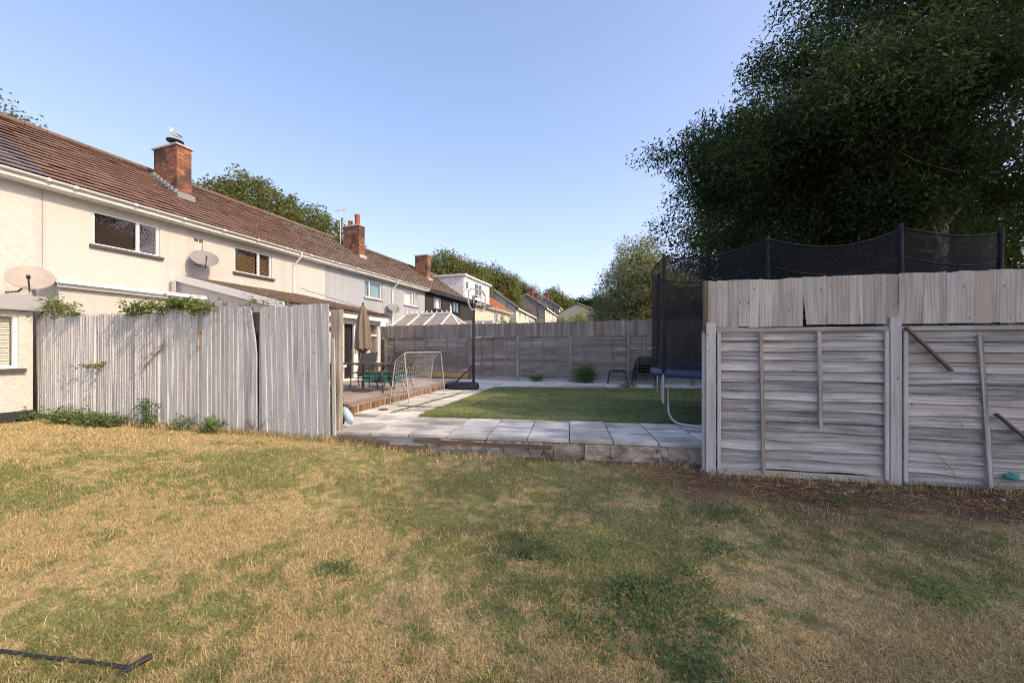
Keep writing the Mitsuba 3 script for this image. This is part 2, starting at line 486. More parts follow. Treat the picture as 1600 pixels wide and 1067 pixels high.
def bladeline(n, a, b, spread, h0, h1, seed):
    r = np.random.default_rng(seed)
    t = r.uniform(0, 1, n)
    xy = np.asarray(a)[None] * (1 - t[:, None]) + np.asarray(b)[None] * t[:, None] + r.normal(0, spread, (n, 2))
    xy[:, 1] = np.minimum(xy[:, 1], fence_y(xy[:, 0]) - .005)
    return blades(n, xy, r.uniform(h0, h1, n), np.full(n, .005), .6, seed)


put('grass', bladeline(2600, (-9.0, 7.40), (-2.7, 5.72), .05, .05, .16, 31), 'grass', kind='stuff', label='longer uncut grass along the foot of the left fence', cat='grass')
put('grass', bladeline(1500, (-2.7, 5.70), (2.4, 4.93), .08, .04, .12, 32), 'grass', kind='stuff', label='longer dry grass along the foot of the broken patio wall', cat='grass')
put('grass', bladeline(900, (2.5, 4.66), (6.4, 3.85), .10, .04, .14, 33), 'grass', kind='stuff', label='sparse dead grass along the foot of the right fence', cat='grass')


# ---------------------------------------------------------------- leaves, plants, trees
def leaves(c, n, spread, length, width, droop=.3, seed=0, spreadz=None, out=None):
    """n leaves round each of the points c: a folded diamond of two triangles each."""
    r = np.random.default_rng(seed)
    c = np.asarray(c, float)
    m = len(c) * n
    g = np.clip(r.normal(0, 1, (m, 3)), -1.7, 1.7) * np.array([spread, spread, spread if spreadz is None else spreadz])
    p = np.repeat(c, n, 0) + g
    a = r.uniform(0, 2 * np.pi, m)
    dz = r.normal(-droop, .45, m)
    d = np.stack([np.cos(a), np.sin(a), dz], 1)
    d /= np.linalg.norm(d, axis=1, keepdims=True)
    s = np.cross(d, r.normal(0, 1, (m, 3)) * [.5, .5, .35] + [0, 0, 1.0])
    s /= np.linalg.norm(s, axis=1, keepdims=True) + 1e-9
    L = length * r.uniform(.6, 1.25, m)[:, None]
    W = width * r.uniform(.7, 1.2, m)[:, None]
    mid = p + d * L * .45
    nrm = np.cross(d, s) * W * .18
    v = np.stack([p, mid + s * W / 2 + nrm, p + d * L, mid - s * W / 2 + nrm], 1).reshape(-1, 3)
    k = np.arange(m)[:, None] * 4
    f = np.concatenate([k + [0, 1, 2], k + [0, 2, 3]])
    u = np.repeat(r.uniform(0, 1, m), 4)
    return MB().add(v, f, np.stack([u, np.tile([0, .5, 1, .5], m)], 1))


def blob_points(blobs, n, rng, gap=.42, shell=2.6, scale=.5, seed=3):
    out = []
    tot = sum(b[1][0] * b[1][1] * b[1][2] for b in blobs)
    for c, rad in blobs:
        k = int(n * rad[0] * rad[1] * rad[2] / tot * 1.7) + 8
        d = rng.normal(0, 1, (k, 3))
        d /= np.linalg.norm(d, axis=1, keepdims=True)
        q = rng.uniform(0, 1, (k, 1)) ** (1 / shell)
        rr = 1 + .45 * (meshkit.fbm(d * 2.2 + np.asarray(c), 3, seed) - .5)
        p = np.asarray(c) + d * q * np.asarray(rad) * rr[:, None]
        out.append(p[meshkit.fbm(p * scale, 3, seed + 7) > gap])
    p = np.vstack(out)
    rng.shuffle(p)
    return p[:n]


def tree(name, label, group, base, blobs, n, per, spread, leaf_l, leaf_w, leafmat, barkmat='bark', trunk=.25, lean=(0, 0), seed=1, gap=.42, limbs=26, droop=.3, scale=.5, twigs=70, fork=.35, flat=1.0, boughs=0):
    r = np.random.default_rng(seed)
    k = thing(name, label, 'tree', group)
    pts = blob_points(blobs, n, r, gap, scale=scale, seed=seed)
    b = vec(*base)
    top = np.mean([c for c, _ in blobs], 0)
    hi = max(c[2] + rad[2] * .5 for c, rad in blobs)
    top = vec(top[0] * .6 + b[0] * .4 + lean[0], top[1] * .6 + b[1] * .4 + lean[1], hi)
    tt = np.linspace(0, 1, 9)
    path = b + (top - b) * tt[:, None] + np.stack([np.sin(tt * 5 + seed) * .16, np.cos(tt * 4 + seed) * .16, 0 * tt], 1) * tt[:, None]
    if boughs:                                   # leafy boughs that arch out and droop, so that the crown has lobes and gaps
        far = sorted(pts, key=lambda q: -min(1.4, np.linalg.norm((q - top) * [1, 1, .8]) / 5) - .9 * r.random())[:boughs]
        out = [pts[: int(n * .42)]]
        per_b = int(n * .58 / boughs)
        for q in far:
            s = np.array([np.interp(.9 * q[2], path[:, 2], path[:, 0]), np.interp(.9 * q[2], path[:, 2], path[:, 1]), .9 * q[2]])
            e = s + (q - s) * r.uniform(1.0, 1.14)
            t = r.uniform(.66, 1.0, per_b)[:, None]
            mid = (s + e) / 2 + vec(0, 0, .16 * np.linalg.norm(e - s))
            c = s * (1 - t) ** 2 + 2 * mid * t * (1 - t) + e * t ** 2
            w = .62 * (1.25 - t) + .12
            out.append(c + r.normal(0, 1, (per_b, 3)) * w * [1, 1, .45] - vec(0, 0, .25) * t)
        pts = np.vstack(out)
        r.shuffle(pts)
    put('trunk', MB().tube(path, trunk * (1 - .85 * tt) * (1 + .5 * np.exp(-tt * 14)), 10), barkmat, k, smooth=True)
    m = MB()
    tips = pts[:: max(1, len(pts) // limbs)][:limbs]
    ends = []
    for q in tips:
        h = r.uniform(fork, .85)
        s = b + (top - b) * h + 0
        s[:2] = [np.interp(h, tt, path[:, 0]), np.interp(h, tt, path[:, 1])]
        s[2] = min(s[2], q[2] + .3)
        s = np.array([np.interp(s[2], path[:, 2], path[:, 0]), np.interp(s[2], path[:, 2], path[:, 1]), s[2]])
        mid = (s + q) / 2 + vec(0, 0, .12 * np.linalg.norm(q - s)) + r.normal(0, .12, 3)
        t = np.linspace(0, 1, 7)[:, None]
        c = s * (1 - t) ** 2 + 2 * mid * t * (1 - t) + q * t ** 2
        m.tube(c, trunk * .34 * (1 - h * .5) * (1 - .88 * t[:, 0]), 6, caps=False)
        ends.append(c)
    put('limbs', m, barkmat, k, smooth=True, kind='stuff')
    m = MB()
    for q in pts[1:: max(1, len(pts) // max(1, twigs))][:twigs]:
        c = ends[r.integers(len(ends))] if r.random() < .2 else min(ends, key=lambda e: np.linalg.norm(e[4] - q))
        s = c[r.integers(2, 6)]
        m.tube([s, (s + q) / 2 + r.normal(0, .08, 3), q], [trunk * .07, trunk * .05, trunk * .018], 4, caps=False)
    if twigs:
        put('twigs', m, barkmat, k, kind='stuff')
    put('crown', leaves(pts, per, spread, leaf_l, leaf_w, droop, seed, spread * flat), leafmat, k, kind='stuff')
    return k


def sprig(name, label, cat, stems, leafmat, per, spread, ll, lw, group=None, stem_r=.004, droop=.1, seed=1):
    """A plant: stems (each a polyline) and leaves along them."""
    k = thing(name, label, cat, group)
    m, pts = MB(), []
    for s in stems:
        s = np.asarray(s, float)
        m.tube(s, np.linspace(stem_r, stem_r * .5, len(s)), 5, caps=False)
        L = np.linalg.norm(np.diff(s, axis=0), axis=1).sum()
        t = np.linspace(.08, 1, max(3, int(L / .06)))
        x = np.linspace(0, 1, len(s))
        pts.append(np.stack([np.interp(t, x, s[:, a]) for a in range(3)], 1))
    put('stems', m, 'bark', k)
    put('leaves', leaves(np.vstack(pts), per, spread, ll, lw, droop, seed), leafmat, k, kind='stuff')
    return k


# ---------------------------------------------------------------- houses
def wall(parent, F, poly, holes, o, thick, mat, name='wall', label=None):
    """A wall in the plane o of the frame (its face), with window openings (t0, t1, z0, z1)."""
    p = sg.Polygon(poly)
    for a, b, c, d in holes:
        p = p.difference(sg.box(a, c, b, d))
    return put(name, MB().slab(p, lambda a, b, d: F.pt(a, o - d, b), 0, thick), mat, parent, label=label)


def window(parent, F, t0, t1, z0, z1, o=0.0, split=(), frame='upvc', behind='blind_brown', sill='sill_dark', blind=True, bar=.055, name='window', transom=None, recess=.05):
    a, c = o - recess - .06, o - recess
    m = MB()
    for s0, s1 in ((t0, t0 + bar), (t1 - bar, t1)):
        m.fb(F, (s0, s1), (a, c), (z0, z1))
    for s0, s1 in ((z0, z0 + bar), (z1 - bar, z1)):
        m.fb(F, (t0 + bar, t1 - bar), (a, c), (s0, s1))
    edges = [t0 + bar] + [x for s in split for x in (t0 + s * (t1 - t0) - bar * .6, t0 + s * (t1 - t0) + bar * .6)] + [t1 - bar]
    for q in range(1, len(edges) - 1, 2):
        m.fb(F, (edges[q], edges[q + 1]), (a, c + .006), (z0 + bar, z1 - bar))
    if transom:
        zt = z0 + transom * (z1 - z0)
        for q in range(0, len(edges), 2):
            m.fb(F, (edges[q], edges[q + 1]), (a, c - .004), (zt - bar * .5, zt + bar * .5))
    w = put(name, m, frame, parent)
    for q in range(0, len(edges), 2):
        e0, e1 = edges[q] + .004, edges[q + 1] - .004
        put('pane', MB().add(F.pt([e0, e1, e1, e0], a + .03, np.array([z0 + bar, z0 + bar, z1 - bar, z1 - bar])), [[0, 1, 2, 3]], [[0, 0], [1, 0], [1, 1], [0, 1]]), 'glass', w)
        if blind:
            m = MB()
            nb = int((z1 - z0) / .05)
            for b in range(nb):
                z = z0 + (b + .5) * (z1 - z0) / nb
                m.add([F.pt(e0, a - .05, z - .024), F.pt(e1, a - .05, z - .024), F.pt(e1, a - .075, z + .016), F.pt(e0, a - .075, z + .016)], [[0, 1, 2, 3]])
            put('blind', m, behind, w, kind='stuff')
        elif behind:
            nn = 24
            S = [[F.pt(e0 + (e1 - e0) * x / nn, a - .08 + .018 * math.sin(x * 1.9), z) for z in (z0 + .03, z1 - .03)] for x in range(nn + 1)]
            v = np.array(S).reshape(-1, 3)
            put('curtain', MB().add(v, [[2 * x, 2 * x + 2, 2 * x + 3, 2 * x + 1] for x in range(nn)]), behind, w)  # in the room colour no curtain: a dark sheet for the unlit interior
    if sill:
        put('sill', MB().fb(F, (t0 - .07, t1 + .07), (o - .02, o + .09), (z0 - .075, z0 - .002)), sill, w)
    return w


def roof(parent, F, t0, t1, eave, ridge, mat, tw=.3, course=.285, back=True, ridgecap=True, rng=None, holes=()):
    """A tiled slope from eave (o, z) to ridge (o, z): a board below and lapped tiles above, joined; the far slope too."""
    r = np.random.default_rng(int(abs(t0) * 100) + 7)
    (eo, ez), (ro, rz) = eave, ridge
    L = math.hypot(ro - eo, rz - ez)
    so, sz = (ro - eo) / L, (rz - ez) / L
    no, nz = (-sz, so) if so > 0 else (sz, -so)
    pt = lambda t, a, h: F.pt(t, eo + so * a + no * h, ez + sz * a + nz * h)
    m = MB()
    m.loft([[pt(t, 0, -.05), pt(t, L, -.05), pt(t, L, 0), pt(t, 0, 0)] for t in (t0, t1)])
    if back:
        bo = 2 * ro - eo
        m.loft([[F.pt(t, bo, ez - .05), F.pt(t, ro, rz - .05), F.pt(t, ro, rz + .02), F.pt(t, bo, ez + .02)] for t in (t0, t1)])
    rk = put('roof', m, mat, parent)
    nc, nt = max(1, round(L / course)), max(1, round((t1 - t0) / tw))
    dc, dt = L / nc, (t1 - t0) / nt
    V, Fc, UV = [], [], []
    base = np.array([[0, 1, 2, 3], [7, 6, 5, 4], [0, 4, 5, 1], [1, 5, 6, 2], [2, 6, 7, 3], [3, 7, 4, 0]])
    k = 0
    for c in range(nc):
        sh = 0.0
        for q in range(nt):
            a0, a1 = max(t0, t0 + q * dt - sh), min(t1, t0 + (q + 1) * dt - sh)
            if a1 - a0 < .02 or any(h[0] < (a0 + a1) / 2 < h[1] and h[2] < (c + .5) * dc < h[3] for h in holes):
                continue
            j = r.normal(0, .004, 2)
            h0, h1 = .062 + j[0], .010 + j[1]
            b0, b1 = c * dc - .03 + r.normal(0, .004), min(L, (c + 1) * dc + .02)
            t = np.array([a0 + .004, a1 - .004, a1 - .004, a0 + .004])
            b = np.array([b0, b0, b1, b1])
            up = np.array([h0, h0, h1, h1])
            V.append(np.vstack([pt(t, b, up), pt(t, b, up - .02)]))
            Fc.append(base + k)
            k += 8
            UV.append(np.tile([[11 * r.integers(0, 60) + 2.0, .5]], (8, 1)))
    put('tile', MB().add(np.vstack(V), np.vstack(Fc), np.vstack(UV)), mat, rk, kind='stuff')
    if ridgecap:
        m = MB()
        nr = max(1, round((t1 - t0) / .45))
        for q in range(nr):
            a, b = t0 + (t1 - t0) * q / nr, t0 + (t1 - t0) * (q + 1) / nr - .012
            ang = np.linspace(-.35, math.pi + .35, 9)
            m.loft([[F.pt(t, ro + .125 * math.cos(g), rz + .03 + .105 * math.sin(g)) for g in ang] for t in (a, b)])
        put('ridge_tile', m, mat, rk, kind='stuff')
    return rk


def eaves(parent, F, t0, t1, o, z, mat='fascia', pipe=()):
    put('soffit', MB().fb(F, (t0, t1), (0.0, o - .03), (z - .17, z - .145)), mat, parent)
    put('fascia', MB().fb(F, (t0, t1), (o - .03, o), (z - .17, z - .01)), mat, parent)
    ang = np.linspace(math.pi, 2 * math.pi, 8)
    sec = [(o + .055 + .053 * math.cos(g), z - .02 + .05 * math.sin(g)) for g in ang] + [(o + .055 + .044 * math.cos(g), z - .02 + .04 * math.sin(g)) for g in ang[::-1]]
    gk = put('gutter', MB().loft([[F.pt(t, a, b) for a, b in sec] for t in (t0, t1)]), 'upvc', parent)
    m = MB()
    for t in np.arange(t0 + .4, t1, 1.15):
        m.fb(F, (t - .03, t + .03), (o + .001, o + .115), (z - .077, z - .012))
    put('bracket', m, 'upvc', gk, kind='stuff')
    for t, zb in pipe:
        put('downpipe', MB().tube([F.pt(t, o + .06, z - .07), F.pt(t, o + .06, z - .2), F.pt(t - .02, .09, z - .52), F.pt(t - .02, .06, z - .7), F.pt(t - .02, .06, zb)], .036, 8), 'upvc', parent, smooth=40)


def chimney(parent, F, t0, t1, o0, o1, z0, z1, pots=(), bottom=None):
    g = .012
    r = np.random.default_rng(int(t0 * 50))
    k = put('chimney', MB().fb(F, (t0 + g, t1 - g), (o0 + g, o1 - g), (z0, z1 - .005)), 'mortar', parent)
    m = MB()
    nz = round((z1 - z0) / .075)
    dz = (z1 - z0) / nz
    for c in range(nz):
        za, zb = z0 + c * dz + .005, z0 + (c + 1) * dz - .005
        for side in range(4):
            L = (t1 - t0) if side % 2 else (o1 - o0)
            n = max(1, round(L / .225))
            step = L / n
            x = -step / 2 * (c % 2)
            while x < L - .02:
                a, b = max(0, x) + .005, min(L, x + step) - .005
                if b - a > .03:
                    j = r.normal(0, .0025)
                    if side == 0:
                        m.fb(F, (t0 + j, t0 + .04), (o0 + a, o0 + b), (za, zb))
                    elif side == 2:
                        m.fb(F, (t1 - .04, t1 + j), (o0 + a, o0 + b), (za, zb))
                    elif side == 1:
                        m.fb(F, (t0 + a, t0 + b), (o1 - .04, o1 + j), (za, zb))
                    else:
                        m.fb(F, (t0 + a, t0 + b), (o0 + j, o0 + .04), (za, zb))
                x += step
    put('brick', m, 'brick', k, kind='stuff')
    put('cap', MB().fb(F, (t0 - .05, t1 + .05), (o0 - .05, o1 + .05), (z1, z1 + .055)).fb(F, (t0 + .03, t1 - .03), (o0 + .03, o1 - .03), (z1 + .055, z1 + .10)), 'concrete', k)
    for po, h, rad in pots:
        c = F.pt((t0 + t1) / 2, po, z1 + .09)
        put('chimney_pot', MB().lathe([(rad * 1.1, 0), (rad, .05), (rad * .9, h * .75), (rad * 1.05, h * .8), (rad * 1.05, h), (rad * .75, h), (rad * .7, h - .1)], c, 14), 'terracotta', k, smooth=40)
    return k


EV, RG = (.38, 5.56), (-3.5, 8.05)          # eave and ridge of the terrace
NF = .32                                     # floor level


def body(parent, t0, t1, mat, holes, z0=NF - .3, front=True, ends=(False, False)):
    if front:
        wall(parent, H, [(t0, z0), (t1, z0), (t1, 5.42), (t0, 5.42)], holes, 0, .25, mat)
    wall(parent, H, [(t0, z0), (t1, z0), (t1, 5.42), (t0, 5.42)], [], -6.75, .25, mat, 'rear_wall')
    for e, t in zip(ends, (t0, t1 - .22)):
        if e:
            put('gable_wall', MB().slab(sg.Polygon([(-7.0, z0), (-.02, z0), (-.02, 5.4), (-3.5, 7.85), (-7.0, 5.4)]), lambda a, b, d, t=t: H.pt(t + .002 + d, a, b), 0, .22), mat, parent)
    put('upper_floor', MB().fb(H, (t0 + .26, t1 - .26), (-6.7, -.3), (2.9, 3.05)), 'room', parent)


# the white house at the far left, with its bay
hw = thing('white_house', 'white pebbledash house with grey roof tiles at the left edge of the photo', 'house')
body(hw, -3.4, 4.8, 'wall_white', [], ends=(True, False))
roof(hw, H, -3.7, 4.8, EV, RG, 'tile_purple')
eaves(hw, H, -3.7, 4.78, .38, 5.55)
b0, b1, bo = -1.2, 4.0, 1.9
bay = put('bay', MB().slab(sg.box(b0, .36, b1, 2.33).difference(sg.box(1.9, 1.2, 3.82, 2.26)), lambda a, b, d: H.pt(a, bo - d, b), 0, .2), 'wall_white', hw)
put('bay_side', MB().fb(H, (b1 - .2, b1), (.01, bo - .2), (.36, 2.33)), 'wall_white', hw)
put('bay_plinth', MB().fb(H, (b0, b1 + .02), (.0, bo + .02), (-.1, .36)), 'plinth', hw)
put('bay_roof', MB().fb(H, (b0 - .1, b1 + .16), (.0, bo + .16), (2.335, 2.60)).fb(H, (b0 - .1, b1 + .13), (.0, bo + .13), (2.60, 2.63)), 'upvc_grey', hw)
window(hw, H, 1.9, 3.82, 1.2, 2.26, bo, (.5,), behind='blind_pale', sill='sill_dark', name='bay_window')

# the cream house
hc = thing('cream_house', 'cream rendered terraced house under the red brown tiled roof', 'house')
W1, W2 = (5.67, 7.1, 4.29, 5.2), (9.26, 10.67, 4.29, 5.2)
body(hc, 4.81, 13.25, 'wall_cream', [W1, W2])
roof(hc, H, 4.8, 13.25, EV, RG, 'tile_brown')
eaves(hc, H, 4.78, 13.25, .38, 5.55, pipe=((11.62, 3.1),))
window(hc, H, *W1, 0, (.66,))
window(hc, H, *W2, 0, (.64,), behind='blind_tan')
ck = chimney(hc, H, 8.44, 8.89, -2.86, -1.62, 6.55, 8.62)
m = MB()
for q in range(7):
    m.fb(H, (8.36, 8.46), (-2.9 + q * .19, -2.9 + q * .19 + .17), (7.66 - q * .122, 7.80 - q * .122))
m.fb(H, (8.40, 8.93), (-1.62, -1.50), (6.78, 6.98))
put('flashing', m, 'lead', ck)
c = H.pt(8.66, -2.1, 8.71)
cowl = put('chimney_cowl', MB().lathe([(.13, 0), (.13, .1), (.10, .12), (.10, .16), (.24, .18), (.25, .22), (.12, .27), (.02, .285)], c, 16), 'black_plastic', ck, smooth=40)
m = MB().fb(H, (8.0, 8.11), (-.005, .004), (5.02, 5.12)).fb(H, (8.14, 8.25), (-.005, .004), (5.02, 5.12))
put('air_vent', m, 'sill_dark', hc)
put('cable', MB().tube([H.pt(8.24, .012, 5.02), H.pt(8.25, .012, 4.3)], .006, 5), 'metal_dark', hc)
put('cable', MB().tube([H.pt(11.95, .012, 4.15), H.pt(12.4, .012, 4.05), H.pt(13.2, .012, 3.98), H.pt(15.5, .012, 3.7)], .007, 5), 'metal_dark', hc)
# low lean-to
put('side_extension_wall', MB().slab(sg.box(4.62, .1, 7.5, 3.02), lambda a, b, d: H.pt(a, 1.2 - d, b), 0, .15), 'wall_cream', hc)
put('side_extension_end', MB().fb(H, (4.62, 4.77), (.26, 1.05), (.1, 3.05)), 'wall_cream', hc)
put('side_extension_roof', MB().loft([[H.pt(t, .0, 3.28), H.pt(t, 1.28, 3.06), H.pt(t, 1.28, 3.02), H.pt(t, .0, 3.24)] for t in (4.58, 7.5)]), 'poly_roof', hc)
put('side_extension_fascia', MB().fb(H, (4.56, 7.5), (1.285, 1.32), (2.95, 3.10)), 'upvc', hc)
put('side_extension_gutter', MB().fb(H, (4.53, 7.5), (1.325, 1.42), (3.03, 3.12)), 'upvc', hc)
# garden room with lean-to tiles and french doors
E0, E1, EO = 7.54, 11.85, 4.1
xr = put('garden_room_side', MB().slab(sg.Polygon([(0.02, .2), (EO, .2), (EO, 2.84), (.02, 3.74)]), lambda a, b, d: H.pt(E0 + d, a, b), 0, .15), 'wall_cream', hc)
put('garden_room_end', MB().slab(sg.Polygon([(0.02, .2), (EO, .2), (EO, 2.84), (.02, 3.74)]), lambda a, b, d: H.pt(E1 - d, a, b), 0, .15), 'wall_cream', hc)
gr = roof(hc, H, E0 - .04, E1 + .2, (EO + .32, 2.82), (.0, 3.82), 'tile_greybrown', .24, .30, back=False, ridgecap=False)
m = MB()
for s, (d0, d1) in enumerate(((0, .2),)):
    m.loft([[H.pt(t, -.0, 3.66), H.pt(t, EO + .34, 2.64), H.pt(t, EO + .34, 2.84), H.pt(t, .0, 3.88)] for t in (E0 - .09, E0 - .045)])
put('bargeboard', m, 'upvc', hc)
put('garden_room_post', MB().fb(H, (E0 - .22, E0 - .12), (.06, .16), (2.6, 3.62)), 'upvc_grey', hc)
put('garden_room_fascia', MB().fb(H, (E0, E1 + .18), (EO + .22, EO + .25), (2.60, 2.78)).fb(H, (E0, E1), (EO - .1, EO + .03), (2.54, 2.70)), 'upvc', hc)
put('garden_room_wall', MB().slab(sg.box(E0 + .15, .2, E1, 2.54).difference(sg.box(9.55, .45, 11.78, 2.53)), lambda a, b, d: H.pt(a, EO - d, b), 0, .2), 'wall_cream', hc)
for a, b, z0 in ((9.55, 9.95, 1.05), (11.28, 11.78, 1.05)):
    window(hc, H, a, b, z0, 2.53, EO, behind=None, blind=False, sill='upvc', name='side_light', transom=.7, bar=.06)
    m = MB()
    nzb, dzb = 8, .072
    for cc in range(nzb):
        x = a - (.11 if cc % 2 else 0)
        while x < b:
            x0, x1 = max(a, x) + .004, min(b, x + .22) - .004
            if x1 - x0 > .02:
                m.fb(H, (x0, x1), (EO - .1, EO + .002), (.45 + cc * dzb + .004, .45 + (cc + 1) * dzb - .004))
            x += .22
    put('brick', m, 'brick', put('dwarf_wall', MB().fb(H, (a, b), (EO - .12, EO - .006), (.45, .97)), 'mortar', hc), kind='stuff')
for a, b in ((9.96, 10.61), (10.62, 11.27)):
    d = window(hc, H, a, b, .47, 2.53, EO, behind='room', blind=False, sill=None, name='french_door', bar=.10)
    put('handle', MB().fb(H, (b - .07, b - .05) if a < 10.2 else (a + .05, a + .07), (EO - .05, EO + .01), (1.42, 1.56)), 'brass', d)
put('back_room', MB().fb(H, (E0 + .3, E1 - .2), (1.0, 1.1), (.3, 2.5)), 'room', hc)

# the grey house
hg = thing('grey_house', 'pale grey rendered terraced house between the cream and the black house', 'house')
G1, G2 = (15.84, 17.2, 4.29, 5.2), (19.3, 20.8, 4.29, 5.2)
body(hg, 13.255, 21.6, 'wall_grey', [G1, G2])
roof(hg, H, 13.25, 21.6, EV, RG, 'tile_greybrown')
eaves(hg, H, 13.25, 21.6, .38, 5.55, pipe=((18.1, .6),))
window(hg, H, *G1, 0, (.3,), behind='curtain_teal', blind=False, sill='concrete')
window(hg, H, *G2, 0, (.62, .82), behind='curtain', blind=False, sill='concrete')
ck = chimney(hg, H, 17.3, 17.77, -2.75, -1.62, 6.55, 8.62, pots=((-1.95, .62, .15), (-2.45, .3, .13)))
put('flashing', MB().fb(H, (17.24, 17.82), (-1.62, -1.5), (6.78, 6.96)), 'concrete', ck)
m = MB().tube([H.pt(17.24, -2.9, 7.7), H.pt(17.24, -2.9, 9.75)], .022, 6)
m.bar(H.pt(17.24, -3.3, 9.62), H.pt(17.24, -2.5, 9.62), .02)
for q in range(7):
    m.bar(H.pt(17.02, -3.25 + q * .12, 9.62), H.pt(17.46, -3.25 + q * .12, 9.62), .012)
put('aerial', m, 'galv', ck)
put('porch_canopy', MB().fb(H, (12.6, 14.4), (.0, 2.4), (2.60, 2.82)), 'upvc', hg)
put('porch_wall', MB().fb(H, (12.7, 14.3), (.26, 2.2), (.2, 2.59)), 'wall_grey', hg)

# the black house
hb = thing('black_house', 'black painted terraced house beside the pale grey house', 'house')
C1, C2 = (22.75, 23.85, 4.4, 5.22), (25.7, 26.8, 4.4, 5.22)
body(hb, 21.605, 29.1, 'wall_black', [C1, C2])
roof(hb, H, 21.6, 29.1, EV, RG, 'tile_greybrown')
put('fascia', MB().fb(H, (21.6, 29.1), (.35, .38), (5.35, 5.55)).fb(H, (21.6, 29.1), (.0, .35), (5.35, 5.38)), 'black_plastic', hb)
window(hb, H, *C1, 0, (.3,), behind='curtain', blind=False, sill='plinth', frame='upvc_grey')
window(hb, H, *C2, 0, (.5,), behind='curtain_teal', blind=False, sill='plinth', frame='black_plastic')
ck = chimney(hb, H, 24.6, 25.1, -2.72, -1.62, 6.55, 8.66)
put('flashing', MB().fb(H, (24.55, 25.15), (-1.62, -1.5), (6.78, 6.96)).fb(H, (24.5, 24.6), (-2.7, -1.62), (6.95, 7.0)), 'concrete', ck)
m = MB()
for q in range(16):
    m.fb(H, (22.4 + R.uniform(0, 1.6), 22.7 + R.uniform(.2, 1.6)), (.02, .05), (3.4 + q * .06, 3.43 + q * .06))
put('trellis', m, 'black_plastic', hb)

# the white house with the box dormer
hd = thing('dormer_house', 'white house with a big white box dormer in its roof', 'house')
D1 = (30.9, 32.2, 3.0, 4.1)
body(hd, 29.105, 33.2, 'wall_far', [D1])
roof(hd, H, 29.1, 33.2, EV, RG, 'tile_greybrown')
eaves(hd, H, 29.1, 33.2, .38, 5.55)
window(hd, H, *D1, 0, (.35, .7), behind='room', blind=False, sill='upvc')
d0, d1 = 27.5, 33.0
dm = put('dormer', MB().slab(sg.box(d0, 5.60, d1, 7.55).difference(sg.box(27.85, 6.55, 28.5, 7.2)).difference(sg.box(29.7, 6.3, 31.3, 7.3)), lambda a, b, d: H.pt(a, -d, b), 0, .15), 'upvc', hd)
window(dm.split('__')[0], H, 27.85, 28.5, 6.55, 7.2, 0, (), behind='room', blind=False, sill='upvc', name='dormer_window')
window(dm.split('__')[0], H, 29.7, 31.3, 6.3, 7.3, 0, (.5,), behind='room', blind=False, sill='upvc', name='dormer_window')
m = MB()
for q in range(13):                           # cladding boards on the cheek
    z0 = 5.7 + q * .145
    oz = .35 - (z0 - 5.56) / .6418
    if oz < -.05:
        pass
    a = min(-.002, -.16)
    m.fb(H, (d0 - .02, d0 + .01), (max(-3.2, -3.45), -.001), (z0, z0 + .14)) if False else m.loft([[H.pt(d0 + x, y, z) for x, y, z in ((-.025, 0, z0), (-.025, -3.0, z0), (-.008, -3.0, z0 + .145), (-.008, 0, z0 + .145))], [H.pt(d0 + .1, y, z) for y, z in ((0, z0), (-3.0, z0), (-3.0, z0 + .145), (0, z0 + .145))]])
put('cladding', m, 'upvc', dm, kind='stuff')
put('dormer_cheek', MB().fb(H, (d1 - .12, d1), (-3.0, -.16), (5.7, 7.55)), 'upvc', hd)
put('dormer_roof', MB().fb(H, (d0 - .2, d1 + .2), (-3.3, .22), (7.56, 7.68)), 'upvc', hd)
put('dormer_roof_felt', MB().fb(H, (d0 - .15, d1 + .15), (-3.3, .15), (7.683, 7.72)), 'lead', hd)
put('downpipe', MB().tube([H.pt(d0 + .12, .18, 7.55), H.pt(d0 + .12, .05, 7.2), H.pt(d0 + .12, .05, 5.7)], .04, 6), 'upvc', hd)

# the house with orange tiles
ho = thing('orange_roofed_house', 'cream house with bright orange roof tiles beyond the white dormer', 'house')
O1, O2 = (34.3, 35.4, 4.2, 5.1), (36.2, 37.3, 4.2, 5.1)
body(ho, 33.205, 39.0, 'wall_far', [O1, O2], ends=(False, True))
roof(ho, H, 33.2, 39.2, EV, RG, 'tile_orange')
eaves(ho, H, 33.2, 39.2, .38, 5.55)
for o_ in (O1, O2):
    window(ho, H, *o_, 0, (.5,), behind='room', blind=False, sill='upvc')


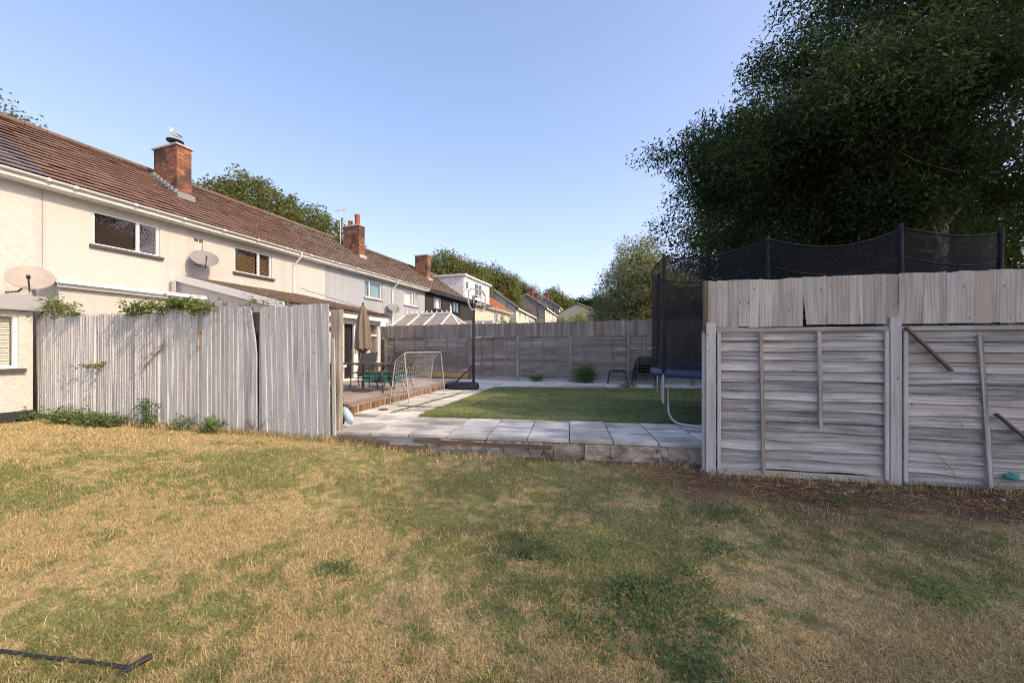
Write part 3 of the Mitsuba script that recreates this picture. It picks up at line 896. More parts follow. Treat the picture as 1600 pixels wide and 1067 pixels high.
def semi(key_label, px, py, dirn, length, zb, eave, ridge, half, gable, tile, chims, wins):
    """A house standing end-on: its gable towards the garden, its front to the right."""
    k = thing('semi_detached_house', key_label, 'house', 'houses climbing the far street')
    F = Frame((px, py), dirn)
    holes = [(a, a + 1.2, eave - 1.4, eave - .4) for a in wins]
    wall(k, F, [(0, zb), (length, zb), (length, eave - .05), (0, eave - .05)], holes, 0, .25, 'wall_far')
    wall(k, F, [(0, zb), (length, zb), (length, eave - .05), (0, eave - .05)], [], -2 * half + .25, .25, 'wall_far', 'rear_wall')
    for t in (0.0, length - .2):
        put('gable_wall', MB().slab(sg.Polygon([(-2 * half, zb), (-.01, zb), (-.01, eave - .05), (-half, ridge - .12), (-2 * half, eave - .05)]), lambda a, b, d, t=t: F.pt(t - .01 + d, a, b), 0, .2), gable, k)
    roof(k, F, -.2, length + .2, (.35, eave - .05), (-half, ridge), tile, .6, .4)
    put('fascia', MB().fb(F, (-.2, length + .2), (.32, .36), (eave - .28, eave - .08)), 'upvc', k)
    m = MB()
    for a in (-.22,):
        m.loft([[F.pt(a + x, .37, eave - .12) for x in (0, .03)] + [F.pt(a + x, .37, eave + .02) for x in (.03, 0)], [F.pt(a + x, -half, ridge - .1) for x in (0, .03)] + [F.pt(a + x, -half, ridge + .04) for x in (.03, 0)]])
        m.loft([[F.pt(a + x, -2 * half, eave - .12) for x in (0, .03)] + [F.pt(a + x, -2 * half, eave + .02) for x in (.03, 0)], [F.pt(a + x, -half, ridge - .1) for x in (0, .03)] + [F.pt(a + x, -half, ridge + .04) for x in (.03, 0)]])
    put('bargeboard', m, 'concrete', k)
    put('downpipe', MB().tube([F.pt(-.06, -1.2, zb), F.pt(-.06, -1.2, eave + .5)], .05, 6), 'metal_dark', k)
    for o_ in holes:
        window(k, F, *o_, 0, (.5,), behind='room', blind=False, sill='upvc', bar=.08)
    for a, w in chims:
        cc = put('chimney', MB().fb(F, (a, a + w), (-half - .5, -half + .5), (ridge - .7, ridge + 1.25)).fb(F, (a - .06, a + w + .06), (-half - .56, -half + .56), (ridge + 1.25, ridge + 1.35)), 'brick_far', k)
        for pq in (-.25, .25):
            put('chimney_pot', MB().lathe([(.14, 0), (.12, .3), (.14, .32), (.1, .34)], F.pt(a + w / 2, -half + pq, ridge + 1.33), 8), 'terracotta', cc, smooth=40)


semi('first of the far street houses with a pale grey green gable and brown roof', .56, 50.0, (.22, .975), 17, 1.5, 7.15, 9.6, 3.1, 'wall_gable', 'tile_greybrown', ((5.5, .9),), (2.0, 6.0, 9.5, 13.0))
semi('middle far street house with a dark grey gable and two chimneys', 5.8, 65.0, (.24, .97), 16, 3.2, 8.85, 11.3, 3.3, 'wall_gable_dark', 'tile_brown', ((3.0, .9), (8.5, .9)), (1.5, 5.0, 9.0))
semi('farthest far street house with a dark grey gable and two chimneys', 10.8, 85.0, (.24, .97), 16, 5.2, 11.1, 13.5, 3.4, 'wall_gable_dark', 'tile_greybrown', ((3.0, 1.0), (9.0, 1.0)), (2.0, 6.0))
# bungalow with a white gable, and the hipped house beyond the trampoline
kb = thing('bungalow', 'white gabled bungalow just left of the pale bush', 'house')
F = Frame((13.6, 60.0), (.45, .893))
gp = sg.Polygon([(-6.4, 2.5), (0, 2.5), (0, 7.6), (-3.2, 9.05), (-6.4, 7.6)]).difference(sg.box(-3.4, 5.6, -2.3, 7.2)).difference(sg.box(-1.5, 6.3, -.8, 7.2))
put('gable_wall', MB().slab(gp, lambda a, b, d: F.pt(d, a, b), 0, .25), 'wall_far', kb)
wall(kb, F, [(0, 2.5), (9, 2.5), (9, 7.5), (0, 7.5)], [], 0.02, .25, 'wall_far')
roof(kb, F, -.25, 9.2, (.4, 7.42), (-3.2, 9.15), 'tile_greybrown', .6, .4)
FG = Frame(F.pt(0, 0, 0)[:2], -F.n)
for a, b, c, d in ((2.3, 3.4, 5.6, 7.2), (.8, 1.5, 6.3, 7.2)):
    G = Frame(F.pt(0, -b, 0)[:2] + F.n * 0, F.n)
    put('window', MB().add([F.pt(.08, -a, c), F.pt(.08, -b, c), F.pt(.08, -b, d), F.pt(.08, -a, d)], [[0, 1, 2, 3]], [[0, 0], [1, 0], [1, 1], [0, 1]]), 'glass', kb)
    put('blind', MB().fb(F, (.12, .15), (-b, -a), (c, d)), 'room', kb)  # no blind: a dark sheet standing in for the unlit room
kh = thing('hipped_house', 'brown hipped roof house seen through the trampoline net', 'house')
F = Frame((10.2, 27.0), (.95, -.31))
wall(kh, F, [(.4, .1), (9, .1), (9, 4.0), (.4, 4.0)], [], 0, .2, 'wall_far')
wall(kh, F, [(.4, .1), (9, .1), (9, 4.0), (.4, 4.0)], [], -5.0, .2, 'wall_far', 'rear_wall')
put('end_wall', MB().fb(F, (.4, .6), (-5.0, -.2), (.1, 4.0)), 'wall_far', kh)
rv = np.array([F.pt(*q) for q in ((0, .4, 4.0), (9.4, .4, 4.0), (9.4, -5.6, 4.0), (0, -5.6, 4.0), (3.0, -2.6, 5.9), (6.4, -2.6, 5.9))])
put('roof', MB().add(rv, [[0, 1, 5], [0, 5, 4], [1, 2, 5], [2, 3, 4], [2, 4, 5], [3, 0, 4]]), 'tile_brown', kh)
put('fascia', MB().fb(F, (0, 9.4), (.41, .46), (3.86, 4.03)), 'upvc', kh)


# conservatories
def conservatory(label, t, half, o1, zr, ze, crest=True):
    k = thing('conservatory', label, 'conservatory')
    rib = MB()
    e = o1 + 1.3
    P = lambda a, b, z: H.pt(a, b, z)
    Rv = [P(t, .0, zr), P(t, o1, zr)]
    Lq, Rq = t - half, t + half
    glass = MB()
    ring = [P(Lq, 0, ze), P(Lq, o1 + .2, ze), P(t - half * .5, e, ze), P(t + half * .5, e, ze), P(Rq, o1 + .2, ze), P(Rq, 0, ze)]
    glass.add(np.array(ring + Rv), [[0, 1, 7], [0, 7, 6], [1, 2, 7], [2, 3, 7], [3, 4, 7], [4, 5, 6], [4, 6, 7]])
    put('roof_sheet', glass, 'poly_roof', k)
    for a in ring[1:5]:
        rib.bar(a + vec(0, 0, .03), Rv[1] + vec(0, 0, .04), .07, .06)
    for f in np.linspace(0, 1, 4)[:-1]:
        q = Rv[0] * (1 - f) + Rv[1] * f + vec(0, 0, .03)
        for s, b in ((Lq, 0), (Rq, 5)):
            rib.bar(P(s, (o1 + .2) * f, ze + .03), q, .07, .06)
    put('rib', rib, 'upvc', k, kind='stuff')
    put('ridge', MB().bar(Rv[0] + vec(0, 0, .06), Rv[1] + vec(0, 0, .06), .12, .1), 'upvc', k)
    rim = MB()
    for a, b in zip(ring[:-1], ring[1:]):
        rim.bar(a - vec(0, 0, .06), b - vec(0, 0, .06), .1, .14)
    put('eaves_beam', rim, 'upvc', k)
    fr, pn = MB(), MB()
    for a, b in zip(ring[:-1], ring[1:]):
        n = max(1, int(np.linalg.norm(b - a) / .7))
        for s in range(n + 1):
            q = a + (b - a) * s / n
            fr.bar(vec(q[0], q[1], .4), vec(q[0], q[1], ze - .12), .07)
        z = vec(0, 0, 1)
        A, B = vec(a[0], a[1], .9), vec(b[0], b[1], .9)
        pn.add([A, B, B + z * (ze - 1.02), A + z * (ze - 1.02)], [[0, 1, 2, 3]])
        fr.bar(A, B, .08)
        fr.bar(vec(a[0], a[1], .55), vec(b[0], b[1], .55), .16, .6)
    put('window_frame', fr, 'upvc', k)
    put('window_pane', pn, 'glass', k)
    if crest:
        m = MB()
        for f in np.linspace(.05, .92, 9):
            q = Rv[0] * (1 - f) + Rv[1] * f + vec(0, 0, .1)
            m.tube([q, q + vec(0, 0, .08), q + vec(0, 0, .15)], [.05, .035, .008], 5)
        q = Rv[1] + vec(0, 0, .08)
        m.tube([q, q + vec(0, 0, .15), q + vec(0, 0, .2), q + vec(0, 0, .5)], [.07, .04, .06, .008], 7)
        put('finial', m, 'upvc', k)


conservatory('white framed conservatory with a crested ridge against the pale grey house', 19.4, 2.0, 3.1, 3.62, 2.55)
conservatory('smaller white framed conservatory roof behind the basketball pole', 27.6, 1.6, 2.6, 3.75, 2.9, False)


# satellite dishes
def dish(label, wallpt, face, scale, mat, arm):
    k = thing('satellite_dish', label, 'satellite dish', None)
    n = unit(face)
    side = unit(np.cross(n, vec(0, 0, 1)))
    up = np.cross(side, n)
    c = np.asarray(wallpt, float) + np.asarray(arm, float)
    rr, aa = np.linspace(0, 1, 6), np.linspace(0, 2 * np.pi, 28, endpoint=False)
    m = MB()
    for off, fl in ((0, 1), (-.012, -1)):
        v = np.array([c + scale * (.36 * r_ * math.cos(g) * side + .39 * r_ * math.sin(g) * up) + n * (off + scale * (.075 * r_ * r_)) for r_ in rr for g in aa])
        q = [[a * 28 + b, a * 28 + (b + 1) % 28, (a + 1) * 28 + (b + 1) % 28, (a + 1) * 28 + b] for a in range(5) for b in range(28)]
        m.add(v, q)
    v = np.array([c + scale * (.36 * math.cos(g) * side + .39 * math.sin(g) * up) + n * (o_ + scale * .075) for o_ in (0, -.012) for g in aa])
    m.add(v, [[b, (b + 1) % 28, 28 + (b + 1) % 28, 28 + b] for b in range(28)])
    put('reflector', m, mat, k, smooth=40)
    lnb = c + n * .42 * scale - up * .36 * scale
    put('arm', MB().tube([c - up * .38 * scale - n * .02, lnb - n * .04 - up * .03], .014, 6), 'metal_dark', k)
    put('receiver', MB().tube([lnb - n * .06, lnb + n * .01, lnb + n * .02], [.03, .03, .02], 8), 'black_plastic' if mat == 'dish_pale' else 'dish', k, smooth=40)
    put('bracket', MB().tube([wallpt, wallpt + np.asarray(arm) * .5 - vec(0, 0, .12), c - n * .03], .02, 6).tube([c - n * .02 - up * .2 * scale, c - n * .05, c - n * .02 + up * .2 * scale], .025, 6), 'metal_dark', k)
    return k


dish('grey satellite dish on the cream wall between its two upper windows', H.pt(8.05, .0, 4.28), (.56, -.56, .75), 1.0, 'dish', H.n3 * .40 + vec(0, 0, .12))
dish('pale stained satellite dish above the grey bay roof at the far left', H.pt(4.27, .0, 2.85), (.60, -.52, .70), .95, 'dish_pale', H.n3 * 1.0 + vec(.02, 0, .22))
dish('small grey satellite dish on the pale grey house wall', H.pt(17.7, .0, 3.75), (.56, -.56, .70), .95, 'dish', H.n3 * .4 + vec(0, 0, .1))


# ---------------------------------------------------------------- the left fence
lf = thing('board_fence', 'weathered grey fence of narrow upright boards at the left, one end panel leaning', 'fence')
put('rail', MB().fb(FL, (0, 7.2), (-.06, -.012), (.55, .64)), 'post_brown', lf)
put('rail', MB().fb(FL, (0, 7.2), (-.06, -.012), (1.85, 1.93)), 'post_brown', lf)
prof = [(0, -.012), (0, -.004), (.006, .012), (.020, .022), (.036, .020), (.046, .008), (.050, -.004), (.056, -.004), (.062, .010), (.076, .022), (.092, .021), (.101, .008), (.104, -.006), (.104, -.012)]


def upright(s0, w, z0, z1, leanx=0.0, o=0.0, depth=1.0, bend=0.0, tilt=0.0, name='board', par=None, F=FL, mat='fence_light', bow=.006, flat=False):
    par = par or lf
    P = np.array([(0, -.004), (0, .004), (.104, .014), (.104, -.004)] if flat else prof) * [w / .104, depth]
    nz = 9
    ph, am = R.uniform(0, 6), R.normal(0, bow)
    tr = R.normal(0, .010)
    S = []
    for e in range(nz):
        f = e / (nz - 1)
        z = z0 + (z1 - z0) * f
        dx = s0 + leanx * (z - z0) + bend * max(0.0, (z - 1.55) / .7) ** 1.2 + am * math.sin(f * 3.1 + ph) * .5
        dz = tr * (P[:, 0] / w - .5) if e == nz - 1 else 0
        S.append(F.pt(dx + P[:, 0], o + P[:, 1] + am * math.sin(f * 4 + ph) + tilt * (z - z0), z + dz))
    return put(name, MB().loft(S), mat, par)


s = 0.0
gaps = {1.65: .035, 2.70: .04, 3.50: .012}
marks = sorted(gaps)
while s < 5.65:
    w = R.uniform(.112, .142) if s < 3.4 else R.uniform(.085, .125)
    w = min(w, 5.715 - s)
    x, y = FL.pt(s, 0, 0)[:2]
    g = float(gz(x, y))
    base = g + (.10 if s < 1.6 else .06 if s < 3.5 else .0) + R.uniform(-.02, .03)
    top = 2.25 + (.0 if s < 3.5 else .03) + .012 * math.sin(s * 4) + R.normal(0, .008) - (.03 if 2.7 < s < 3.5 else 0)
    k = sum(s >= m for m in marks)
    ln = 0.0
    bd = -.13 * max(0.0, (s - 5.15) / .45) ** 1.4
    upright(s, w * .985, base, top, leanx=ln, o=(.0, -.014, .004, .012)[k] + R.normal(0, .0022), depth=float(np.interp(s, [2.5, 4.5], [1.3, 1.0])), bend=bd, flat=s > 3.4)
    s += w
    if marks and k < 3 and s >= marks[k]:
        s += gaps[marks[k]]
upright(5.735, .075, .17, 2.21, .004, .004, depth=.5, bend=.015)
s = 5.845
pan = 0
while s < 7.13:
    w = R.uniform(.085, .125)
    x, y = FL.pt(s, 0, 0)[:2]
    upright(s, w * .985, float(gz(x, y)) + R.uniform(-.01, .03), 2.27 + .012 * (s - 5.8) + R.normal(0, .006), -.018 + .012 * (s - 5.83), .024 + R.normal(0, .002), tilt=.012, flat=True)
    s += w
put('post', MB().loft([FL.pt(np.array([7.13, 7.285, 7.285, 7.13]) + .003 * e, np.array([-.11, -.11, -.012, -.012]) + .001 * e, z) for e, z in enumerate(np.linspace(.02, 2.20, 8))]), 'fence_back', lf, label='thick grey brown end post')
put('edge_board', MB().loft([FL.pt(np.array([7.215, 7.262, 7.262, 7.215]) - .03 * e / 7, np.array([.0, .0, .028, .028]), z) for e, z in enumerate(np.linspace(.10, 1.75, 8))]), 'fence_light', lf)
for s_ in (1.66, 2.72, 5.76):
    put('post', MB().fb(FL, (s_ - (.24 if s_ > 5 else .04), s_ + (.12 if s_ > 5 else .08)), (-.14, -.062), (.05, 2.2)), 'batten_dark' if s_ > 5 else 'post_brown', lf)  # the wide dark one is added, standing in for shade behind the gap

# ---------------------------------------------------------------- the right fence
rf = thing('lap_panel_fence', 'grey painted lap panel fence with upright boards on top at the right', 'fence')
SP = 1.98
for q, (za, mat) in enumerate(((1.91, 'post_paint'), (1.95, 'post_paint'), (1.92, 'post_paint'))):
    s_ = q * SP
    S = [FR.pt(np.array([s_ - .055, s_ + .055, s_ + .055, s_ - .055]), np.array([-.06, -.06, .045, .045]), z) for z in np.linspace(-.1, za, 7)]
    put('post', MB().loft(S), mat, rf)
put('edge_strip', MB().fb(FR, (-.085, -.06), (-.05, .0), (.02, 1.80)), 'post_paint', rf)


def slat(s0, s1, z, h, o, wave, ph, mat='fence_panel', tw=0.0):
    n = 15
    S = []
    for e in range(n):
        f = e / (n - 1)
        t = s0 + (s1 - s0) * f
        wv = wave * math.sin(f * 6 + ph) + wave * .7 * math.sin(f * 14 + ph * 2)
        kn = R.normal(0, .0016)
        lo = z + wv + tw * (f - .5)
        S.append(FR.pt(t, np.array([o - .022, o - .010, o + .036 + kn, o + .022]), np.array([z + h + .022 + tw * (f - .5), z + h + .022 + tw * (f - .5), lo, lo])))
    return put('slat', MB().loft(S), mat, rf)


for q in range(2):
    a, b = q * SP + .075, (q + 1) * SP - .075
    z, n = (.09, 14) if q == 0 else (.02, 14)
    hts = R.uniform(.105, .135, n)
    hts *= (1.80 - z) / hts.sum()
    for c in range(n):
        if q == 1 and c == 1:
            slat(a, a + 1.22, z, hts[c], .0, .008, R.uniform(0, 6), tw=-.03)
            slat(a + 1.55, b, z + .03, hts[c] - .02, .0, .006, R.uniform(0, 6))
        else:
            slat(a, b, z, hts[c], R.normal(0, .002), .0055 if c > 3 else .011, R.uniform(0, 6), tw=R.normal(0, .008 if c > 3 else .016))
        z += hts[c]
    put('panel_rail', MB().fb(FR, (a - .02, b + .02), (.012, .034), (1.79, 1.845)), 'fence_panel', rf)
    for s0 in (a, b - .035):
        put('panel_batten', MB().fb(FR, (s0 - .004, s0 + .034), (.036, .058), (.05, 1.785)), 'post_paint', rf)
for (s0, za, s1, zb, w) in ((.575, .06, .545, 1.785, .036), (1.195, .62, 1.175, 1.785, .034), (2.845, .04, 2.745, 1.74, .040), (3.50, .05, 3.49, 1.76, .036)):
    S = [FR.pt(s0 + (s1 - s0) * f + np.array([0, w, w, 0]), np.array([.036, .036, .062, .062]), za + (zb - za) * f) for f in np.linspace(0, 1, 6)]
    put('batten', MB().loft(S), 'fence_panel', rf)
for (s0, z0, s1, z1) in ((2.06, 1.83, 2.50, 1.33), (2.90, .86, 3.22, .55)):
    put('loose_batten', MB().bar(FR.pt(s0, .062, z0), FR.pt(s1, .058, z1), .02, .045, up=FR.pt(0, 1, 0) - FR.pt(0, 0, 0)), 'batten_dark', rf, label='loose dark batten hanging at a slant')
for s0, z0, s1, z1 in ((2.36, .38, 2.56, .12), (2.52, .78, 2.62, .70)):
    put('twig', MB().tube([FR.pt(s0, .05, z0), FR.pt((s0 + s1) / 2, .06, (z0 + z1) / 2 + .02), FR.pt(s1, .05, z1)], .004, 5), 'twig', rf)
put('bottom_board', MB().fb(FR, (.06, SP - .06), (.01, .036), (-.02, .075)), 'fence_panel', rf)
s = -.03
q = 0
while s < 4.25:
    w = R.uniform(.112, .138) if s < 1.1 else R.uniform(.095, .15)
    if q == 9:
        s += .035
        w = .165
    upright(s, w, 1.853 + (-.0 if q < 9 else .02) + R.normal(0, .003), 2.445 + .006 * s + R.normal(0, .004), leanx=(-.06 if q == 9 else R.normal(0, .004)), o=.005 + .011 * (q % 2) + R.normal(0, .002), par=rf, F=FR, mat='fence_top', name='top_board', bow=.004, flat=True)
    s += w * (.96 if q != 9 else .72)
    q += 1
put('top_rail', MB().fb(FR, (-.03, 4.2), (-.055, -.008), (2.28, 2.33)), 'post_brown', rf)
put('top_rail', MB().fb(FR, (-.03, 4.2), (-.055, -.008), (1.95, 2.0)), 'post_brown', rf)
put('top_post', MB().fb(FR, (-.075, -.032), (-.05, .03), (1.78, 2.45)), 'post_brown', rf)
# turquoise scrap in the gap
tb = MB()
ico = trimesh.creation.icosphere(3)
v = np.asarray(ico.vertices)
d = meshkit.fbm(v * 1.6 + 4, 3, 2)[:, None]
v = v * (.45 + 1.1 * d) * [.075, .04, .038]
tb.add(v + FR.pt(3.05, .055, .17), np.asarray(ico.faces))
put('plastic_scrap', tb, 'turquoise', None, smooth=True, label='crumpled turquoise plastic scrap stuck low in the right fence', cat='litter')

# ---------------------------------------------------------------- the back fence
bf = thing('lap_panel_fence', 'dark weathered lap panel fence with upright boards on top, at the back of the garden', 'fence')
BP = 2.25
for q in range(-4, 5):
    c = q * BP
    put('post', MB().loft([FB.pt(np.array([c - .06, c + .06, c + .06, c - .06]), np.array([-.06, -.06, .055, .055]), z) for z in (.2, 2.1 + (.55 if q == 2 else 0))]), 'fence_back', bf)
    if q == 4:
        continue
    z = .36
    hts = R.uniform(.115, .14, 13)
    hts *= (2.06 - z) / hts.sum()
    for h in hts:
        n = 7
        ph, tw = R.uniform(0, 6), R.normal(0, .006)
        S = [FB.pt(c + .07 + (BP - .14) * e / (n - 1), np.array([-.022, -.012, .024, .012]), np.array([z + h + .02, z + h + .02, z, z]) + .007 * math.sin(e * 1.4 + ph) + tw * (e - 3)) for e in range(n)]
        put('slat', MB().loft(S), 'fence_back', bf)
        z += h
    for f in (.26, .5, .745):
        put('batten', MB().fb(FB, (c + BP * f - .018, c + BP * f + .018), (.018, .038), (.36, 2.08)), 'fence_back', bf)
    put('gravel_board', MB().fb(FB, (c + .062, c + BP - .062), (-.02, .01), (.2, .355)), 'concrete', bf)
s = -8.0
while s < 9.0:
    w = R.uniform(.115, .15)
    upright(s, w, 2.09 + R.normal(0, .006), 2.685 + R.normal(0, .01), o=.03 + .012 * (int(s * 50) % 2), par=bf, F=FB, mat='fence_back', name='top_board', bow=.003, flat=True)
    s += w * .97
put('top_rail', MB().fb(FB, (-8.0, 9.0), (-.03, .02), (2.5, 2.56)), 'fence_back', bf)
put('top_rail', MB().fb(FB, (-8.0, 9.0), (-.03, .02), (2.16, 2.22)), 'fence_back', bf)
# a fence along the far right side of the garden
sf = thing('side_fence', 'dim lap panel fence behind the trampoline along the right side of the garden', 'fence')
FS = Frame((9.0, 13.2), (-.15, -.989))
for q in range(5):
    put('post', MB().fb(FS, (q * 2.0 - .05, q * 2.0 + .05), (-.05, .05), (0, 2.0)), 'fence_back', sf)
    for z in np.arange(.1, 1.8, .14):
        put('slat', MB().fb(FS, (q * 2.0 + .055, q * 2.0 + 1.945), (-.01, .01), (z, z + .136)), 'fence_back', sf)

# ---------------------------------------------------------------- patio, lawn, deck
pk = put('patio', MB().slab(sg.Polygon([(-2.72, 5.86), (2.62, 5.07), (8.3, 3.6), (9.2, 14.0), (.4, 15.7), (-6.3, 17.6), (-8.2, 9.6), (-3.2, 6.05)]), lambda a, b, d: np.stack([a, b, d], -1), .10, .243), 'concrete', None, kind='structure', label='paved patio round the garden lawn')


def paving(F, t0, t1, o0, o1, dt, do, clip=None, gap=.008, skip=()):
    nt, no = max(1, round((t1 - t0) / dt)), max(1, round((o1 - o0) / do))
    for a in range(nt):
        for b in range(no):
            q = [(t0 + (t1 - t0) * (a + x) / nt + s * gap, o0 + (o1 - o0) * (b + y) / no + r * gap) for x, y, s, r in ((0, 0, 1, 1), (1, 0, -1, 1), (1, 1, -1, -1), (0, 1, 1, -1))]
            z = PZ + R.normal(0, .0025)
            tx, ty = R.normal(0, .003, 2)
            up = [F.pt(t, -o, z + tx * (i in (1, 2)) + ty * (i > 1)) for i, (t, o) in enumerate(q)]
            c = np.mean(up, 0)
            if clip is not None and not clip.contains(sg.Point(c[0], c[1])):
                continue
            S = [[p - vec(0, 0, .046) for p in up], [p - vec(0, 0, .005) for p in up], [p + (c - p) * .008 / .4 for p in up]]
            put('slab', MB().loft(S), 'slab', pk)


LAWN = sg.Polygon([(-1.8, 7.26), (2.19, 6.62), (8.2, 5.7), (8.6, 11.8), (-.54, 12.5)])
paving(FP, -.02, 5.42, 0.0, 1.40, .62, .70)
paving(FP, 5.42, 9.0, .05, 1.40, .62, .70)
PATH = sg.Polygon([(-3.35, 7.15), (-1.75, 7.30), (-.35, 12.9), (-1.9, 13.4)])
FD = Frame((-3.2, 7.33), (.216, .976))
paving(FD, .02, 5.9, -1.36, .0, .60, .68, None)
FBK = Frame((-1.9, 13.35), (.985, -.115))
paving(FBK, .0, 11.0, -.78, .82, .75, .80, sg.Polygon([(-1.9, 11), (9.2, 11), (9.2, 13.5), (-1.9, 14.3)]))
# dark joints with moss and grass tufts
mossp = np.concatenate([np.column_stack([np.interp(R.uniform(0, 1, 500), [0, 1], [-2.45, -1.5]), np.zeros(500)]), np.zeros((0, 2))])
t = R.uniform(0, 1, 900)
mj = np.column_stack([-2.42 + .95 * t, 7.45 + 3.3 * t]) + R.normal(0, .025, (900, 2))
t2 = R.uniform(0, 1, 500)
mj2 = np.column_stack([-2.55 + 1.0 * t2, 8.3 - .12 * t2]) + R.normal(0, .02, (500, 2))
t3 = R.uniform(-.3, 7.2, 900)
mj3 = np.column_stack([t3, 12.95 - .10 * t3]) + R.normal(0, .03, (900, 2)) * [1.0, .6]
mj3 = mj3[meshkit.noise(np.column_stack([mj3[:, 0] * 2.2, mj3[:, 0] * 0, mj3[:, 0] * 0]), 4) > .55]
mm = np.vstack([mj, mj2, mj3])
put('joint_moss', blades(len(mm), mm, R.uniform(.01, .035, len(mm)), np.full(len(mm), .012), 1.2, 101), 'lawn', None, kind='stuff', label='moss and grass growing in the joints of the paving', cat='moss')

gl = put('garden_lawn', MB().slab(LAWN, lambda a, b, d: np.stack([a, b, d], -1), .2, PZ + .012), 'lawn', None, kind='structure', label='shaded green lawn in the garden')
mnx, mny, mxx, mxy = LAWN.bounds
lp = np.column_stack([R.uniform(mnx, mxx, 90000), R.uniform(mny, mxy, 90000)])
import shapely
lp = lp[shapely.contains_xy(LAWN.buffer(.05), lp[:, 0], lp[:, 1])]
put('lawn_grass', blades(len(lp), lp, R.uniform(.015, .04, len(lp)), np.full(len(lp), .008), 1.0, 102), 'lawn', None, kind='stuff', label='short green grass of the garden lawn', cat='grass')

# the broken wall that holds the patio
pw = thing('patio_wall', 'low broken wall of stone and concrete blocks under the patio edge', 'wall')
put('core', MB().slab(sg.box(.02, -.1, 5.40, .238), lambda a, b, d: FP.pt(a, -.09 - d, b), 0, .2), 'stone', pw)
x = .0
while x < 5.40:
    w = R.uniform(.25, .5)
    rot_ = x < 1.42
    zt = .235
    x1 = min(x + w, 5.42)
    nrow = 1 if (x > 1.5 and R.random() < .45) else 2
    for r_ in range(nrow):
        za = -.06 + (zt + .06) * r_ / nrow
        zb = -.06 + (zt + .06) * (r_ + 1) / nrow
        xs = [x, x1] if nrow == 1 else [x, x + w * R.uniform(.35, .65), x1]
        for a, b in zip(xs[:-1], xs[1:]):
            if rot_:
                oo = -.10
            else:
                oo = R.uniform(-.035, .03)
            bb = trimesh.creation.box((b - a - .006, .22, zb - za - .005))
            bb = bb.subdivide().subdivide().subdivide()
            v = np.asarray(bb.vertices)
            c = FP.pt((a + b) / 2, oo - .11, (za + zb) / 2)
            nz_ = (meshkit.fbm((v + c) * 9, 3, 6) - .5)[:, None]
            e2 = (meshkit.fbm((v + c) * 14 + 5, 3, 9) - .5)[:, None]
            v = v + nz_ * [0, .11, 0] + e2 * np.sign(v) * [.03, .02, .03]
            put('stone', MB().add(c + v[:, :1] * np.append(FP.d, 0) + v[:, 1:2] * np.append(FP.n, 0) + v[:, 2:] * vec(0, 0, 1), np.asarray(bb.faces), np.full((len(v), 2), 11.0 * R.integers(0, 50) + 1)), 'stone', pw)
    x = x1
for (a, za, b, zb, w) in ((.0, .20, .9, .15, .06), (.0, .10, 1.5, .10, .07), (1.3, .205, 3.35, .175, .05), (.15, .05, 1.2, .12, .04), (3.0, -.015, 5.3, -.0, .07)):
    n = 6
    S = [FP.pt(a + (b - a) * e / (n - 1), .03 + np.array([0, .03, .03, 0]) + R.normal(0, .003), np.array([za - w / 2] * 2 + [za + w / 2] * 2) + (zb - za) * e / (n - 1) + R.normal(0, .004)) for e in range(n)]
    put('rotten_plank', MB().loft(S), 'post_brown', pw)
put('brick_stub', MB().fb(FP, (.42, .62), (-.06, .03), (.135, .20)), 'brick', pw)

# deck
dk = thing('deck', 'low brown timber deck with an upright board skirt', 'deck')
DP = sg.Polygon([(-3.2, 7.33), (-1.92, 13.1), (-5.05, 14.2), (-6.05, 11.6), (-6.9, 9.6), (-6.2, 7.9)])
FD2 = Frame((-3.2, 7.33), (.216, .976))
inv = lambda p: ((p[0] + 3.2) * FD2.d[0] + (p[1] - 7.33) * FD2.d[1], (p[0] + 3.2) * FD2.n[0] + (p[1] - 7.33) * FD2.n[1])
DL = sg.Polygon([inv(p) for p in DP.exterior.coords[:-1]])
o_ = .0
while o_ > -4.2:
    strip = sg.box(-3, o_ - .142, 9, o_).intersection(DL)
    for g in getattr(strip, 'geoms', [strip]):
        if g.is_empty or g.geom_type != 'Polygon' or g.area < .02:
            continue
        dz = R.normal(0, .0015)
        m = trimesh.creation.extrude_polygon(g, .026, engine='earcut')
        v = np.asarray(m.vertices)
        put('board', MB().add(FD2.pt(v[:, 0], v[:, 1], v[:, 2] + .462 + dz), np.asarray(m.faces), np.stack([v[:, 1] - o_ + .3 + 11 * R.integers(0, 50), v[:, 0] + 4], -1)), 'deck_top', dk)
    o_ -= .147
edge = list(zip([(-3.2, 7.33), (-1.92, 13.1), (-6.2, 7.9)], [(-1.92, 13.1), (-5.05, 14.2), (-3.2, 7.33)]))
m = MB()
for (a, b) in edge:
    Fe = Frame(a, (b[0] - a[0], b[1] - a[1]))
    L = math.hypot(b[0] - a[0], b[1] - a[1])
    x = 0
    while x < L - .03:
        m.fb(Fe, (x + .006, min(L, x + .076)), (.004, .022 + R.uniform(0, .004)), (.255, .43))
        x += .09
put('skirt', m, 'deck_skirt', dk, kind='stuff')
for (a, b) in edge:
    Fe = Frame(a, (b[0] - a[0], b[1] - a[1]))
    L = math.hypot(b[0] - a[0], b[1] - a[1])
    put('edge_rail', MB().fb(Fe, (0, L), (-.03, .034), (.432, .459)), 'deck_top', dk)
    put('frame_board', MB().fb(Fe, (0.03, L - .03), (-.05, .0), (.25, .43)), 'plinth', dk)
put('pine_plank', MB().fb(FB, (-4.75, -2.3), (.10, .15), (.30, .52)), 'pine', None, label='yellow pine sleeper lying along the back fence behind the deck', cat='plank')
put('drain_cover', MB().lathe([(.10, 0), (.10, .012), (.085, .014), (.08, .008)], (-2.72, 7.85, PZ + .003), 18), 'metal_dark', None, smooth=30, label='small round black drain cover in the paving beside the deck', cat='drain cover')

